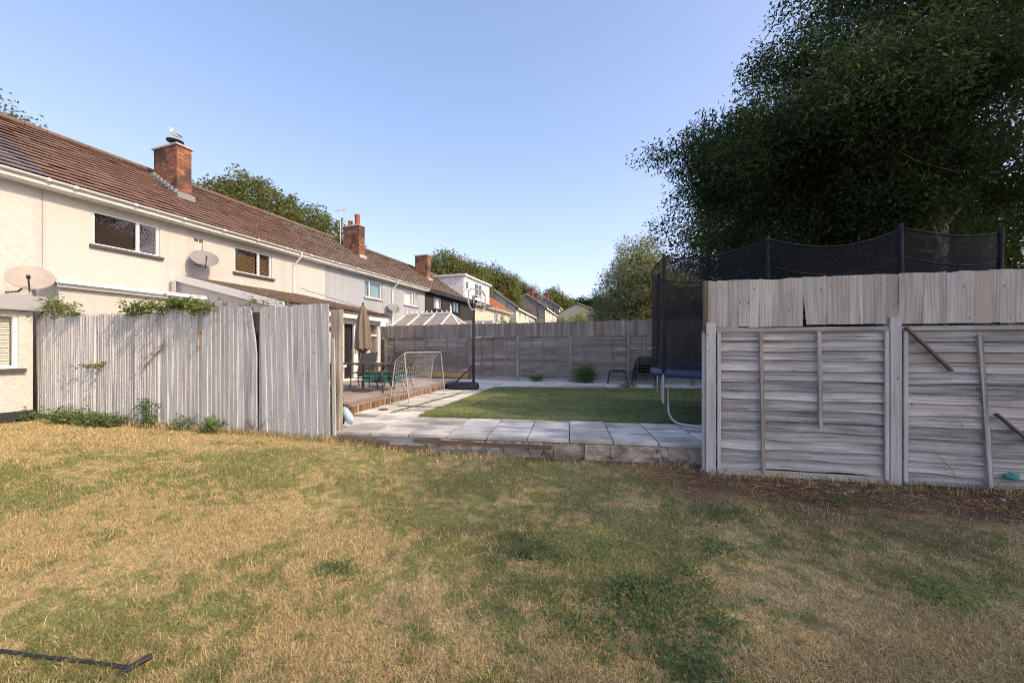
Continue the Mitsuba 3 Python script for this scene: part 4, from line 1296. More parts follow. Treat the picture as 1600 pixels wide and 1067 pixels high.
# ---------------------------------------------------------------- garden things
DZ = .49
# table
tk = thing('garden_table', 'long dark metal garden table standing on the deck', 'table')
tc = vec(-3.85, 9.45)
put('table_top', MB().loft([[(tc[0] + .78 * math.copysign(abs(math.cos(g)) ** .55, math.cos(g)), tc[1] + .42 * math.copysign(abs(math.sin(g)) ** .55, math.sin(g)), z) for g in np.linspace(0, 2 * np.pi, 28, endpoint=False)] for z in (DZ + .70, DZ + .725)]), 'chair_metal', tk)
for sx in (-1, 1):
    for sy in (-1, 1):
        put('leg', MB().tube([(tc[0] + sx * .62, tc[1] + sy * .30, DZ + .70), (tc[0] + sx * .64, tc[1] + sy * .31, DZ + .35), (tc[0] + sx * .70, tc[1] + sy * .35, DZ)], .016, 8), 'chair_metal', tk, smooth=True)


def chair(label, x, y, deg):
    k = thing('garden_chair', label, 'chair', None)
    M = rot([0, 0, 1], deg)
    P = lambda *a: M @ vec(*a) + vec(x, y, DZ)
    put('seat', MB().loft([[P(-.23, b, .43 - .02 * math.sin((b + .22) * 7)), P(.23, b, .43 - .02 * math.sin((b + .22) * 7)), P(.23, b, .445), P(-.23, b, .445)] for b in np.linspace(-.22, .24, 6)]), 'sling', k)
    put('backrest', MB().loft([[P(-.22, -.22 - .22 * f, .46 + .5 * f), P(.22, -.22 - .22 * f, .46 + .5 * f), P(.22, -.235 - .22 * f, .46 + .5 * f), P(-.22, -.235 - .22 * f, .46 + .5 * f)] for f in (0, .5, 1)]), 'sling', k)
    for s in (-1, 1):
        a = np.linspace(0, 1, 9)
        put('arm', MB().tube([P(s * .26, -.30, .62), P(s * .27, -.1, .66), P(s * .27, .16, .65), P(s * .27, .27, .56)], .014, 7), 'chair_metal', k, smooth=True)
        put('front_leg', MB().tube([P(s * .27, .27, .56), P(s * .26, .25, .40), P(s * .25, .20, .2), P(s * .27, .26, .0)], .013, 7), 'chair_metal', k, smooth=True)
        put('rear_leg', MB().tube([P(s * .24, -.45, .98), P(s * .24, -.32, .68), P(s * .25, -.22, .44), P(s * .25, -.27, .2), P(s * .26, -.38, .0)], .013, 7), 'chair_metal', k, smooth=True)
    for a_, b_, r_ in ((P(-.25, -.24, .25), P(.25, -.24, .25), .010), (P(-.26, .23, .30), P(.26, .23, .30), .010), (P(-.24, -.45, .98), P(.24, -.45, .98), .013)):
        put('stretcher', MB().tube([a_, b_], r_, 6), 'chair_metal', k, smooth=True)
    return k


chair('dark sling garden chair at the left end of the table, nearest the fence', -4.95, 9.5, -90)
chair('dark sling garden chair at the right end of the table', -2.98, 9.62, 78)
chair('dark sling garden chair on the far side of the table, behind the parasol pole', -4.15, 10.35, 180)
chair('dark sling garden chair beyond the table near the turquoise tubs', -3.35, 10.3, 165)
# parasol
uk = thing('parasol', 'closed brown garden parasol tied up above the table', 'parasol')
ux, uy = -3.86, 9.62
put('pole', MB().tube([(ux, uy, DZ), (ux, uy, 2.72)], .019, 10), 'metal_dark', uk, smooth=True)
nn = 40
S = []
for f, r_ in ((0, .165), (.02, .20), (.25, .185), (.5, .155), (.74, .115), (.80, .085), (.86, .085), (.93, .06), (1, .018)):
    S.append([(ux + r_ * (1 + .20 * math.cos(8 * g + 2 * f)) * math.cos(g), uy + r_ * (1 + .20 * math.cos(8 * g + 2 * f)) * math.sin(g), 1.56 + 1.17 * f + (.03 * math.cos(8 * g) if f < .01 else 0)) for g in np.linspace(0, 2 * np.pi, nn, endpoint=False)])
put('canopy', MB().loft(S), 'parasol', uk, smooth=50)
put('rib_ends', MB().lathe([(.05, 0), (.13, .02), (.14, .07), (.05, .09)], (ux, uy, 1.50), 12), 'metal_dark', uk)
put('finial', MB().lathe([(.02, 0), (.03, .03), (.005, .07)], (ux, uy, 2.72), 8), 'metal_dark', uk)
put('base', MB().lathe([(.25, 0), (.25, .03), (.10, .06), (.04, .07), (.035, .22)], (ux, uy, DZ), 20), 'metal_dark', uk, smooth=35)


# turquoise tubs
def tub(label, x, y, w, d, h):
    k = thing('storage_tub', label, 'tub', None)
    F = Frame((x, y), (.95, .1))
    def ring(e, z):
        return F.pt(np.array([-w - e, w + e, w + e, -w - e]), np.array([-d - e, -d - e, d + e, d + e]), z)
    put('body', MB().loft([ring(-.04, DZ), ring(0, DZ + h * .9), ring(.03, DZ + h * .9), ring(.03, DZ + h), ring(-.01, DZ + h), ring(-.05, DZ + .08)]), 'teal', k)


tub('turquoise plastic tub behind the table, nearer the doors', -4.55, 12.25, .30, .22, .34)
tub('turquoise plastic tub behind the goal, right of the other tub', -3.85, 12.05, .28, .22, .36)
# plank end leaning at the doors
put('board_screen', MB().fb(FB, (-7.0, -6.55), (.75, .80), (.45, 1.75)), 'post_brown', None, label='upright brown board beside the white garden doors', cat='board')
# pot and bag by the fence end
pk2 = thing('plant_pot', 'black plant pot with a small green plant by the end of the left fence', 'plant pot')
px_, py_ = -2.98, 6.36
put('pot', MB().lathe([(.10, 0), (.14, .28), (.155, .28), (.155, .32), (.13, .32), (.12, .26)], (px_, py_, PZ), 18), 'pot_black', pk2, smooth=35)
put('plant', leaves([(px_ + R.normal(0, .05), py_ + R.normal(0, .05), PZ + .33 + R.uniform(0, .2)) for _ in range(14)], 7, .04, .09, .03, -.4, 8), 'leaf_olive', pk2, kind='stuff')
bg = MB()
v = np.asarray(ico.vertices)
v = v * (.75 + .5 * meshkit.fbm(v * 1.3 + 9, 3, 5)[:, None]) * [.07, .06, .18]
v = v @ rot([0, 1, 0], -32).T
bg.add(v + vec(-2.80, 6.30, PZ + .17), np.asarray(ico.faces))
put('plastic_bag', bg, 'pale_blue', None, smooth=True, label='pale blue plastic sack slumped against the black plant pot', cat='sack')

# football goal
gk = thing('football_goal', 'small white tube football goal with a sagging net, on the paving by the deck', 'goal')
A0, B0 = vec(-2.37, 8.55, PZ), vec(-1.88, 10.40, PZ)
gd_ = unit(B0 - A0)
back = vec(-gd_[1], gd_[0], 0)
A1, B1 = A0 + back * .12 + vec(0, 0, 1.20), B0 + back * .12 + vec(0, 0, 1.20)
A2, B2 = A0 + back * .50 + vec(0, 0, .012), B0 + back * .50 + vec(0, 0, .012)
A3, B3 = A1 + back * .24 - vec(0, 0, .2), B1 + back * .24 - vec(0, 0, .2)
GT = .013
for nm, pts in (('post', [A2 + gd_ * 0, A0 + back * .06 + vec(0, 0, .012), A0 + vec(0, 0, .05), A1 - vec(0, 0, .06), A1 + gd_ * .06]), ('post', [B2, B0 + back * .06 + vec(0, 0, .012), B0 + vec(0, 0, .05), B1 - vec(0, 0, .06), B1 - gd_ * .06])):
    put(nm, MB().tube(pts, GT, 8), 'white_tube', gk, smooth=True)
put('crossbar', MB().tube([A1 + gd_ * .055, B1 - gd_ * .055], GT, 8), 'white_tube', gk, smooth=True)
for a, b, c in ((A1, A3, A2), (B1, B3, B2)):
    put('back_stay', MB().tube([a, a + (b - a) * .7, b, b + (c - b) * .15, c], .012, 7), 'white_tube', gk, smooth=True)
m = MB()
def netpt(f, g):
    top = A1 * (1 - f) + B1 * f
    mid = A3 * (1 - f) + B3 * f
    bot = A2 * (1 - f) + B2 * f + vec(0, 0, .02)
    sag = math.sin(f * math.pi)
    p = top * (1 - g / .25) + mid * g / .25 if g < .25 else mid * (1 - (g - .25) / .75) + bot * (g - .25) / .75
    return p - vec(0, 0, .14) * sag * math.sin(g * math.pi) + back * .05 * sag * math.sin(g * 3)
for q in range(19):
    m.tube([netpt(q / 18, g) for g in np.linspace(0, 1, 12)], .0019, 3, caps=False)
for g in np.linspace(0, 1, 14):
    m.tube([netpt(f, g) for f in np.linspace(0, 1, 12)], .0019, 3, caps=False)
for a1, a3, a2, a0 in ((A1, A3, A2, A0), (B1, B3, B2, B0)):
    for g in np.linspace(.1, .9, 9):
        m.tube([a1 * (1 - g) + a0 * g, a3 * (1 - g) + a2 * g], .0019, 3, caps=False)
put('net', m, 'white_cord', gk, kind='stuff')

# basketball hoop
hk = thing('basketball_hoop', 'black basketball stand with a clear octagonal backboard on the paving', 'basketball hoop')
bx, by = -1.25, 12.07
S = []
for z, e in ((0, .0), (.04, .03), (.16, .0), (.20, -.06)):
    S.append([(bx - .36 + (.52 + e) * math.copysign(abs(math.cos(g)) ** .5, math.cos(g)), by + (.30 + e) * math.copysign(abs(math.sin(g)) ** .5, math.sin(g)), PZ + z) for g in np.linspace(0, 2 * np.pi, 26, endpoint=False)])
put('base', MB().loft(S), 'black_plastic', hk, smooth=40)
put('pole', MB().tube([(bx, by, PZ + .1), (bx, by, 3.30)], .045, 12), 'black_plastic', hk, smooth=True)
for s_ in (-.1, .1):
    put('brace', MB().tube([(bx, by + s_ * .3, PZ + .78), (bx - .62, by + s_ * 1.6, PZ + .16)], .018, 8), 'black_plastic', hk, smooth=True)
bn = unit(vec(.88, -.48, 0))
bs = vec(-bn[1], bn[0], 0)
bc = vec(bx, by, 3.15) + bn * .14
oct_ = [(-.48, -.16), (-.34, -.32), (.34, -.32), (.48, -.16), (.48, .2), (.32, .34), (-.32, .34), (-.48, .2)]
ov = [bc + bs * a + vec(0, 0, b) for a, b in oct_]
put('backboard', MB().add(ov, [[0, 1, 2], [0, 2, 3], [0, 3, 4], [0, 4, 5], [0, 5, 6], [0, 6, 7]]), 'glass', hk)
m = MB()
for a, b in zip(ov, ov[1:] + ov[:1]):
    m.bar(a, b, .045, .035)
put('backboard_frame', m, 'white_tube', hk)
sq = [bc + bs * a + vec(0, 0, b) + bn * .012 for a, b in ((-.2, -.12), (.2, -.12), (.2, .16), (-.2, .16))]
m = MB()
for a, b in zip(sq, sq[1:] + sq[:1]):
    m.bar(a, b, .03, .01)
put('target_square', m, 'white_tube', hk)
put('support_arm', MB().bar((bx, by, 3.0), bc - bn * .02, .05).bar((bx, by, 3.25), bc + vec(0, 0, .12) - bn * .02, .05), 'black_plastic', hk)
rc = bc + bn * .32 + vec(0, 0, -.22)
put('rim', MB().tube([rc + .22 * (bn * math.cos(g) + bs * math.sin(g)) for g in np.linspace(0, 2 * np.pi, 26)], .011, 7).bar(bc + vec(0, 0, -.22), rc - bn * .21, .06, .03), 'metal_dark', hk, smooth=30)

# ---------------------------------------------------------------- trampoline
rk = thing('trampoline', 'big round trampoline with a tall dark safety net behind the right fence', 'trampoline')
POL = [(3.10, 7.95), (2.58, 6.37), (3.64, 5.28), (5.06, 4.78), (6.52, 4.95), (7.35, 6.2), (6.6, 7.9), (4.8, 8.55)]
PC = np.mean(POL, 0)
PT, PADZ = 3.20, 1.20
g = np.linspace(0, 1, 13)[:-1]
loop = []
for a, b, c, d in zip(POL[-1:] + POL[:-1], POL, POL[1:] + POL[:1], POL[2:] + POL[:2]):
    a, b, c, d = map(np.array, (a, b, c, d))
    for u in g:
        loop.append(.5 * ((2 * b) + (-a + c) * u + (2 * a - 5 * b + 4 * c - d) * u ** 2 + (-a + 3 * b - 3 * c + d) * u ** 3))
loop = np.array(loop)
inner = PC + (loop - PC) * .84
nl = len(loop)
idx = np.arange(nl)
put('jumping_mat', MB().add(np.vstack([np.column_stack([inner, np.full(nl, PADZ - .02)]), [[*PC, PADZ - .04]]]), np.stack([idx, (idx + 1) % nl, np.full(nl, nl)], -1)), 'black_plastic', rk)
put('safety_pad', MB().loft([[(*(PC + (p - PC) * .80), PADZ - .01), (*(PC + (p - PC) * .82), PADZ + .03), (*(PC + (p - PC) * .985), PADZ + .03), (*(PC + (p - PC) * 1.0), PADZ - .05), (*(PC + (p - PC) * .99), PADZ - .10), (*(PC + (p - PC) * .97), PADZ - .02)] for p in np.vstack([loop, loop[:1]])], caps=False), 'pad_blue', rk)
put('frame_rail', MB().tube([(*(PC + (p - PC) * .965), PADZ - .09) for p in np.vstack([loop, loop[:1]])], .024, 8, caps=False), 'galv', rk, smooth=True)
for q, p in enumerate(POL):
    p = np.array(p)
    outd = (p - PC) / np.linalg.norm(p - PC)
    pp = p - outd * .02
    put('pole', MB().tube([(*pp, PADZ - .55), (*pp, PADZ - .05)], .020, 8), 'galv', rk, smooth=True)
    le = R.normal(0, .02, 2)
    put('pole_sleeve', MB().tube([(*pp, PADZ - .04), (*(pp + le * .5), 2.3), (*(pp + le), PT)], .026, 10), 'navy', rk, smooth=True)
for q in range(0, 8, 2):
    a, b = np.array(POL[(q + 1) % 8]), np.array(POL[(q + 2) % 8])
    a, b = PC + (a - PC) * .955, PC + (b - PC) * .955
    u = (b - a) / np.linalg.norm(b - a)
    z = PZ + .026
    put('leg', MB().tube([(*a, PADZ - .08), (*a, z + .22), (*(a + u * .02), z + .14), (*(a + u * .07), z + .06), (*(a + u * .15), z + .012), (*(a + u * .24), z), (*(b - u * .24), z), (*(b - u * .15), z + .012), (*(b - u * .07), z + .06), (*(b - u * .02), z + .14), (*b, z + .22), (*b, PADZ - .08)], .024, 10), 'galv', rk, smooth=True)
m = MB()
lz = np.array([PT - .06 - (.08 + .11 * ((k // 12 * 7) % 5) / 4) * math.sin(math.pi * (k % 12) / 12) for k in range(nl)])
inn = PC + (loop - PC) * .985
fine = 1
cum = np.concatenate([[0], np.cumsum(np.linalg.norm(np.diff(np.vstack([inn, inn[:1]]), axis=0), axis=1))])
rows = 150
V, Fq = [], []
for r_ in range(rows):
    f = (r_ + .5) / rows
    zc = PADZ + .02 + (lz - PADZ - .02) * f
    hw_ = .0026
    V.append(np.concatenate([np.column_stack([inn, zc - hw_]), np.column_stack([inn, zc + hw_])]))
    Fq.append(np.stack([idx, (idx + 1) % nl, nl + (idx + 1) % nl, nl + idx], -1) + r_ * 2 * nl)
m.add(np.vstack(V), np.vstack(Fq))
ncol = int(cum[-1] / .0135)
V, Fq = [], []
closed_ = np.vstack([inn, inn[:1]])
lzc = np.append(lz, lz[0])
sc = (np.arange(ncol) + .5) / ncol * cum[-1]
for off in (-.0024, .0024):
    V.append([np.interp(sc + off, cum, closed_[:, 0]), np.interp(sc + off, cum, closed_[:, 1]), np.interp(sc + off, cum, lzc)])
lo = [np.column_stack([v[0] * .9995 + PC[0] * .0005, v[1] * .9995 + PC[1] * .0005, np.full(ncol, PADZ + .02)]) for v in V]
hi = [np.column_stack([v[0] * .9995 + PC[0] * .0005, v[1] * .9995 + PC[1] * .0005, v[2]]) for v in V]
k_ = np.arange(ncol)
m.add(np.vstack([lo[0], lo[1], hi[1], hi[0]]), np.stack([k_, k_ + ncol, k_ + 2 * ncol, k_ + 3 * ncol], -1))
put('net', m, 'net', rk, kind='stuff')
put('top_cord', MB().tube(np.column_stack([closed_, lzc]), .012, 6, caps=False), 'navy', rk, smooth=True)
put('middle_cord', MB().tube(np.column_stack([closed_, lzc - .38]), .010, 6, caps=False), 'navy', rk, smooth=True)

# ---------------------------------------------------------------- stacked chairs and stool by the back fence
cx, cy, cd = 4.88, 13.6, FB.d


def stack_chair(label, z, group=None, dy=0.0):
    k = thing('stacking_chair', label, 'chair', group)
    P = lambda a, b, c: np.append(vec(cx, cy) + cd * a * 1.3 + FB.n * b, PZ + z + c * 1.05)
    sweep = .012 * z
    put('frame', MB().tube([P(-.36, .28, 0), P(-.30, .22, .2), P(-.26, .15, .40), P(-.20, -.05, .52), P(-.12, -.18, .56), P(.12, -.18, .56), P(.20, -.05, .52), P(.26, .15, .40), P(.30, .22, .2), P(.36, .28, 0)], .016, 7), 'black_plastic', k, smooth=True)
    put('seat', MB().loft([[P(-.24, b, .28), P(.24, b, .28), P(.24, b, .30), P(-.24, b, .30)] for b in (-.2, .22)]), 'sling', k)
    put('backrest', MB().loft([[P(-.20, -.16, c), P(.20, -.16, c), P(.20, -.185, c), P(-.20, -.185, c)] for c in (.38, .52)]), 'sling', k)
    for s_ in (-1, 1):
        put('leg', MB().tube([P(s_ * .26, .15, .40), P(s_ * .24, -.15, .28), P(s_ * .27, -.26, .0)], .014, 6), 'black_plastic', k, smooth=True)


words = ('lowest', 'second from the bottom', 'middle', 'second from the top', 'topmost')
for q in range(5):
    stack_chair(f'black stacking chair, {words[q]} of the stack by the back fence', q * .105, 'stack of black chairs by the back fence')
sk = thing('stool', 'low black folding stool left of the chair stack by the back fence', 'stool')
P = lambda a, b, c: np.append(vec(3.95, 13.9) + cd * a + FB.n * b, PZ + c)
put('frame', MB().tube([P(-.36, .2, 0), P(-.29, .1, .44), P(-.25, .08, .50), P(.25, .08, .50), P(.29, .1, .44), P(.36, .2, 0)], .018, 7).tube([P(-.34, -.2, 0), P(-.28, -.1, .44), P(.28, -.1, .44), P(.34, -.2, 0)], .018, 7), 'black_plastic', sk, smooth=True)
put('seat', MB().loft([[P(-.29, b, .42), P(.29, b, .42), P(.29, b, .44), P(-.29, b, .44)] for b in (-.12, .12)]), 'sling', sk)
put('stretcher', MB().tube([P(-.31, .13, .30), P(.31, .13, .30)], .012, 6), 'black_plastic', sk, smooth=True)

# ---------------------------------------------------------------- the black pipe on the lawn
hp = thing('hose_pipe', 'black ridged pipe lying in the dry grass at the bottom left', 'pipe')
pts = np.array([(-3.4, 1.79), (-2.8, 1.775), (-2.41, 1.758), (-2.2, 1.745), (-1.98, 1.747), (-1.79, 1.742)])
tt = np.linspace(0, 1, 140)
xx = np.interp(tt, np.linspace(0, 1, 6), pts[:, 0])
yy = np.interp(tt, np.linspace(0, 1, 6), pts[:, 1])
pp = np.column_stack([xx, yy, gz(xx, yy) + .022])
put('pipe', MB().tube(pp, .0072 + .0013 * (np.arange(140) % 2), 10), 'black_plastic', hp, smooth=35)
e = pp[-1]
put('end_fitting', MB().tube([e + vec(-.025, -.03, -.004), e + vec(.0, -.005, .003), e + vec(.03, .03, .012), e + vec(.055, .05, .016)], [.009, .013, .015, .013], 10), 'black_plastic', hp, smooth=35)

# ---------------------------------------------------------------- the gull on the chimney cowl
gu = thing('gull', 'white and grey gull standing on the cowl of the nearest chimney', 'bird')
c0 = H.pt(8.66, -2.1, 9.01)
GS = .78
gput = lambda n, m, t, k, **q: (setattr(m, 'v', [(x - c0) * GS + c0 for x in m.v]), put(n, m, t, k, **q))
fw = unit(vec(-.75, -.65, 0))
sd = vec(-fw[1], fw[0], 0)
def egg(center, axis, L, r, n=12, flat=1.0, tail=.15):
    S = []
    for f in np.linspace(0, 1, n):
        rr = r * max(.05, math.sin(math.pi * (f * .92 + .04)) ** .7)
        p = center + axis * (f - .5) * L
        up = vec(0, 0, 1) - axis * axis[2]
        up = unit(up)
        s_ = np.cross(axis, up)
        S.append([p + rr * (math.cos(g) * s_ + flat * math.sin(g) * up) for g in np.linspace(0, 2 * np.pi, 12, endpoint=False)])
    return MB().loft(S)
ax = unit(fw + vec(0, 0, .38))
gput('body', egg(c0 + vec(0, 0, .21), ax, .40, .085), 'gull_white', gu, smooth=True)
gput('wing', egg(c0 + vec(0, 0, .225) - fw * .06 + sd * .055, unit(fw + vec(0, 0, .25)), .40, .055), 'gull_grey', gu, smooth=True)
gput('wing', egg(c0 + vec(0, 0, .225) - fw * .06 - sd * .055, unit(fw + vec(0, 0, .25)), .40, .055), 'gull_grey', gu, smooth=True)
gput('head', egg(c0 + vec(0, 0, .40) + fw * .13, unit(fw + vec(0, 0, -.1)), .13, .05), 'gull_white', gu, smooth=True)
gput('neck', MB().tube([c0 + vec(0, 0, .26) + fw * .10, c0 + vec(0, 0, .34) + fw * .13, c0 + vec(0, 0, .40) + fw * .125], [.06, .047, .042], 10), 'gull_white', gu, smooth=True)
gput('bill', MB().tube([c0 + vec(0, 0, .395) + fw * .18, c0 + vec(0, 0, .39) + fw * .25], [.014, .005], 6), 'bill', gu)
for s_ in (-1, 1):
    gput('leg', MB().tube([c0 + vec(0, 0, .15) + sd * .03 * s_, c0 + sd * .035 * s_ - vec(0, 0, .012), c0 + sd * .035 * s_ + fw * .06 - vec(0, 0, .012)], .008, 5), 'bill', gu)

# ---------------------------------------------------------------- plants on and under the left fence
def stems_top(s0, s1, n, up, rnd, z=2.2):
    out = []
    for _ in range(n):
        s_ = rnd.uniform(s0, s1)
        a = FL.pt(s_, -.12, z - .25)
        top = up * rnd.uniform(.35, 1.0)
        b = FL.pt(s_ + rnd.normal(0, .08), -.04, z + top * .55)
        c = FL.pt(s_ + rnd.normal(0, .22), rnd.uniform(-.05, .16), z + top)
        d = c + vec(*rnd.normal(0, .05, 3)) + vec(.05 * rnd.normal(), -.04, rnd.uniform(-.06, .05))
        out.append([a, b, c, d])
    return out


r1 = np.random.default_rng(21)
sprig('bramble', 'tall green bramble growing over the left end of the board fence', 'climbing plant', stems_top(.05, .55, 7, .18, r1) + stems_top(.45, 1.05, 16, .42, r1) + stems_top(.9, 1.5, 6, .14, r1), 'leaf_vine', 3, .035, .062, .036, seed=31)
sprig('bramble', 'spreading green and yellow bramble over the middle of the board fence top', 'climbing plant', stems_top(2.5, 3.2, 7, .12, r1) + stems_top(2.9, 4.1, 26, .22, r1) + stems_top(3.7, 4.55, 18, .18, r1, 2.26) + stems_top(4.2, 4.7, 10, .10, r1, 2.2), 'leaf_vine', 4, .04, .064, .038, seed=32)
sprig('bramble', 'thin bramble shoots over the fence top near the leaning panel', 'climbing plant', stems_top(4.7, 6.4, 12, .14, r1, 2.27), 'leaf_vine', 1, .025, .06, .036, seed=33)
sp = []
for _ in range(4):
    a = FL.pt(1.72, -.05, 1.18)
    sp.append([a, FL.pt(1.6 + r1.uniform(-.1, .7), .05, 1.28 + r1.normal(0, .02)), FL.pt(1.4 + r1.uniform(0, 1.2), .16, 1.24 + r1.normal(0, .05))])
sprig('bramble', 'bramble shoot pushing through the joint of the board fence', 'climbing plant', sp, 'leaf_vine', 2, .02, .066, .04, seed=34)
kd = thing('withered_vine', 'withered orange brown vine hanging on the middle of the board fence', 'climbing plant')
put('stems', MB().tube([FL.pt(3.1, .03, 1.25), FL.pt(3.35, .05, 1.42), FL.pt(3.55, .04, 1.6), FL.pt(3.68, .05, 1.72)], .005, 5), 'twig', kd)
put('leaves', leaves([FL.pt(3.1 + .5 * f, .05, 1.25 + .42 * f) for f in np.linspace(0, 1, 9)], 4, .05, .06, .035, .5, 41), 'dead_leaf', kd, kind='stuff')
kd = thing('withered_vine', 'small curled brown leaves hanging on the fence left of the leaning panel', 'climbing plant')
put('stems', MB().tube([FL.pt(4.45, .03, 2.2), FL.pt(4.44, .05, 1.9), FL.pt(4.47, .04, 1.62)], .004, 5), 'twig', kd)
put('leaves', leaves([FL.pt(4.46, .05, z) for z in (1.6, 1.63, 1.88)], 4, .03, .06, .04, .5, 42), 'dead_leaf', kd, kind='stuff')


def weed(label, s0, s1, n, h, seed, per=4, mat='leaf_weed', spread=.05, ll=.07, lw=.04, oo=(.05, .30)):
    r_ = np.random.default_rng(seed)
    st = []
    for _ in range(n):
        s_ = r_.uniform(s0, s1)
        a = FL.pt(s_, r_.uniform(*oo), 0)
        a[2] = gz(a[0], a[1])
        b = a + vec(r_.normal(0, .08), r_.normal(0, .05), h * r_.uniform(.4, 1))
        b2 = b + vec(r_.normal(0, .08), r_.normal(-.02, .06), r_.uniform(-.05, .03))
        for q in (b, b2):
            if (q[:2] - FL.p) @ FL.n < .03:
                q[:2] += FL.n * (.03 - (q[:2] - FL.p) @ FL.n)
        st.append([a, (a + b) / 2 + vec(0, 0, .02), b, b2])
    sprig('weed', label, 'plant', st, mat, per, spread, ll, lw, seed=seed)


weed('spreading green weed at the foot of the bay wall, left of the fence', -.75, .35, 36, .22, 51, oo=(.05, .4))
weed('bushy green weed at the foot of the first joint of the board fence', .95, 1.75, 40, .25, 52)
weed('low bushy weed between the first and second joints of the board fence', 1.85, 2.75, 44, .21, 53)
weed('tall pale green weed at the foot of the fence right of the second joint', 3.05, 3.45, 12, .52, 54, per=3, oo=(.03, .12))
weed('small weed at the foot of the fence below the withered vine', 3.9, 4.35, 10, .28, 55, per=3, oo=(.03, .12))
weed('green weed at the foot of the fence left of the leaning panel', 4.5, 5.05, 13, .22, 56, per=4, oo=(.04, .16))
weed('small dry reddish weed at the foot of the leaning panel', 5.6, 5.8, 7, .30, 57, per=2, mat='dead_leaf', oo=(.04, .10), ll=.04, lw=.02)


def clump(name, label, x, y, rx, ry, n, seed, h=.032, mat='leaf_clover', z=None, ll=.032, lw=.017, spread=.028, cat='plant'):
    r_ = np.random.default_rng(seed)
    a, q = r_.uniform(0, 2 * np.pi, n), r_.uniform(0, 1, n) ** .75
    px, py = x + rx * q * np.cos(a), y + ry * q * np.sin(a)
    keep = meshkit.fbm(np.stack([px * 3, py * 3, 0 * px], -1), 2, seed) > .40
    px, py = px[keep], py[keep]
    zz = (gz(px, py) if z is None else np.full(len(px), z)) + r_.uniform(.005, h, len(px))
    put(name, leaves(np.column_stack([px, py, zz]), 4, spread, ll, lw, -.25, seed), mat, None, kind='stuff', label=label, cat=cat)
    r2 = scene


clump('clover_patch', 'large dark green clover patch in the dry lawn at the bottom centre', .78, 2.40, .60, .62, 1100, 61)
clump('clover_patch', 'green clover patch left of the large one', .08, 2.85, .30, .35, 260, 62)
clump('clover_patch', 'small green weed patch at the bottom edge right of centre', .93, 1.78, .14, .12, 70, 63)
clump('clover_patch', 'green weed patch in the grass below the right fence post', 2.15, 3.55, .75, .32, 260, 64)
clump('clover_patch', 'small clover tuft between the large patch and the right fence', 1.55, 2.9, .25, .2, 90, 65)
clump('clover_patch', 'small blue green weed tuft left of the picture centre', -1.22, 2.6, .18, .12, 80, 66)
clump('clover_patch', 'tiny weed tuft in the grass left of the clover patches', -.10, 2.25, .14, .12, 60, 67)
clump('clover_patch', 'green yellow weed patch at the right edge of the lawn', 2.75, 2.35, .25, .25, 110, 68, mat='leaf_weed')
clump('clover_patch', 'green weeds in the soil under the second fence panel', 3.35, 3.85, .5, .14, 100, 69)
clump('weed_tuft', 'low green weed against the back fence, left of the middle post', 1.05, 15.25, .55, .18, 120, 71, .14, 'leaf_weed', PZ, .09, .05, .06)
clump('weed_bush', 'bushy green weed against the back fence, right of the middle post', 2.85, 14.6, .42, .28, 240, 72, .55, 'leaf_weed', PZ, .11, .05, .08)
clump('weed_tuft', 'small weed growing in the far paving before the stool', 3.9, 12.55, .35, .06, 60, 73, .08, 'leaf_weed', PZ, .07, .04, .04)
clump('weed_tuft', 'small weed growing in the far paving before the chair stack', 4.9, 12.4, .12, .08, 60, 74, .14, 'leaf_weed', PZ, .08, .04, .04)
put('fallen_leaves', leaves([(x_, y_, gz(x_, y_) + .015) for x_, y_ in zip(R.uniform(1.4, 6.2, 900), R.uniform(0, 1, 900)) for y_ in [float(fence_y(x_)) - .05 - abs(R.normal(0, .55))] if y_ > 1.2], 2, .03, .035, .018, .1, 81, .006), 'dead_leaf', None, kind='stuff', label='dead leaves on the bare soil in front of the right fence', cat='fallen leaves')
m = MB()
for _ in range(420):
    x_ = R.uniform(1.5, 6.0)
    y_ = float(fence_y(x_)) - .05 - abs(R.normal(0, .45))
    if y_ < 1.4:
        continue
    a = R.uniform(0, np.pi)
    L = R.uniform(.06, .28)
    p = vec(x_, y_, float(gz(x_, y_)) + .012)
    d = vec(math.cos(a), math.sin(a), R.normal(0, .08)) * L / 2
    if (p + np.abs(d))[1] < fence_y(x_):
        m.tube([p - d, p + R.normal(0, .006, 3), p + d], [.0024, .003, .0015], 4, caps=False)
put('dead_twigs', m, 'twig', None, kind='stuff', label='dead twigs and straw on the soil in front of the right fence', cat='twigs')
m = MB()
for _ in range(46):
    x_ = R.uniform(-2.4, 6.0)
    y_ = float(fence_y(x_)) - abs(R.normal(0.04, .22)) - .03
    q = trimesh.creation.icosphere(1)
    v = np.asarray(q.vertices) * R.uniform(.008, .03) * R.uniform(.6, 1.3, 3)
    m.add(v + vec(x_, y_, float(gz(x_, y_)) + .006), np.asarray(q.faces), np.full((len(v), 2), 11.0 * R.integers(0, 50) + 1))
put('rubble', m, 'stone', None, smooth=True, kind='stuff', label='small stones and rubble along the foot of the wall and right fence', cat='stones')

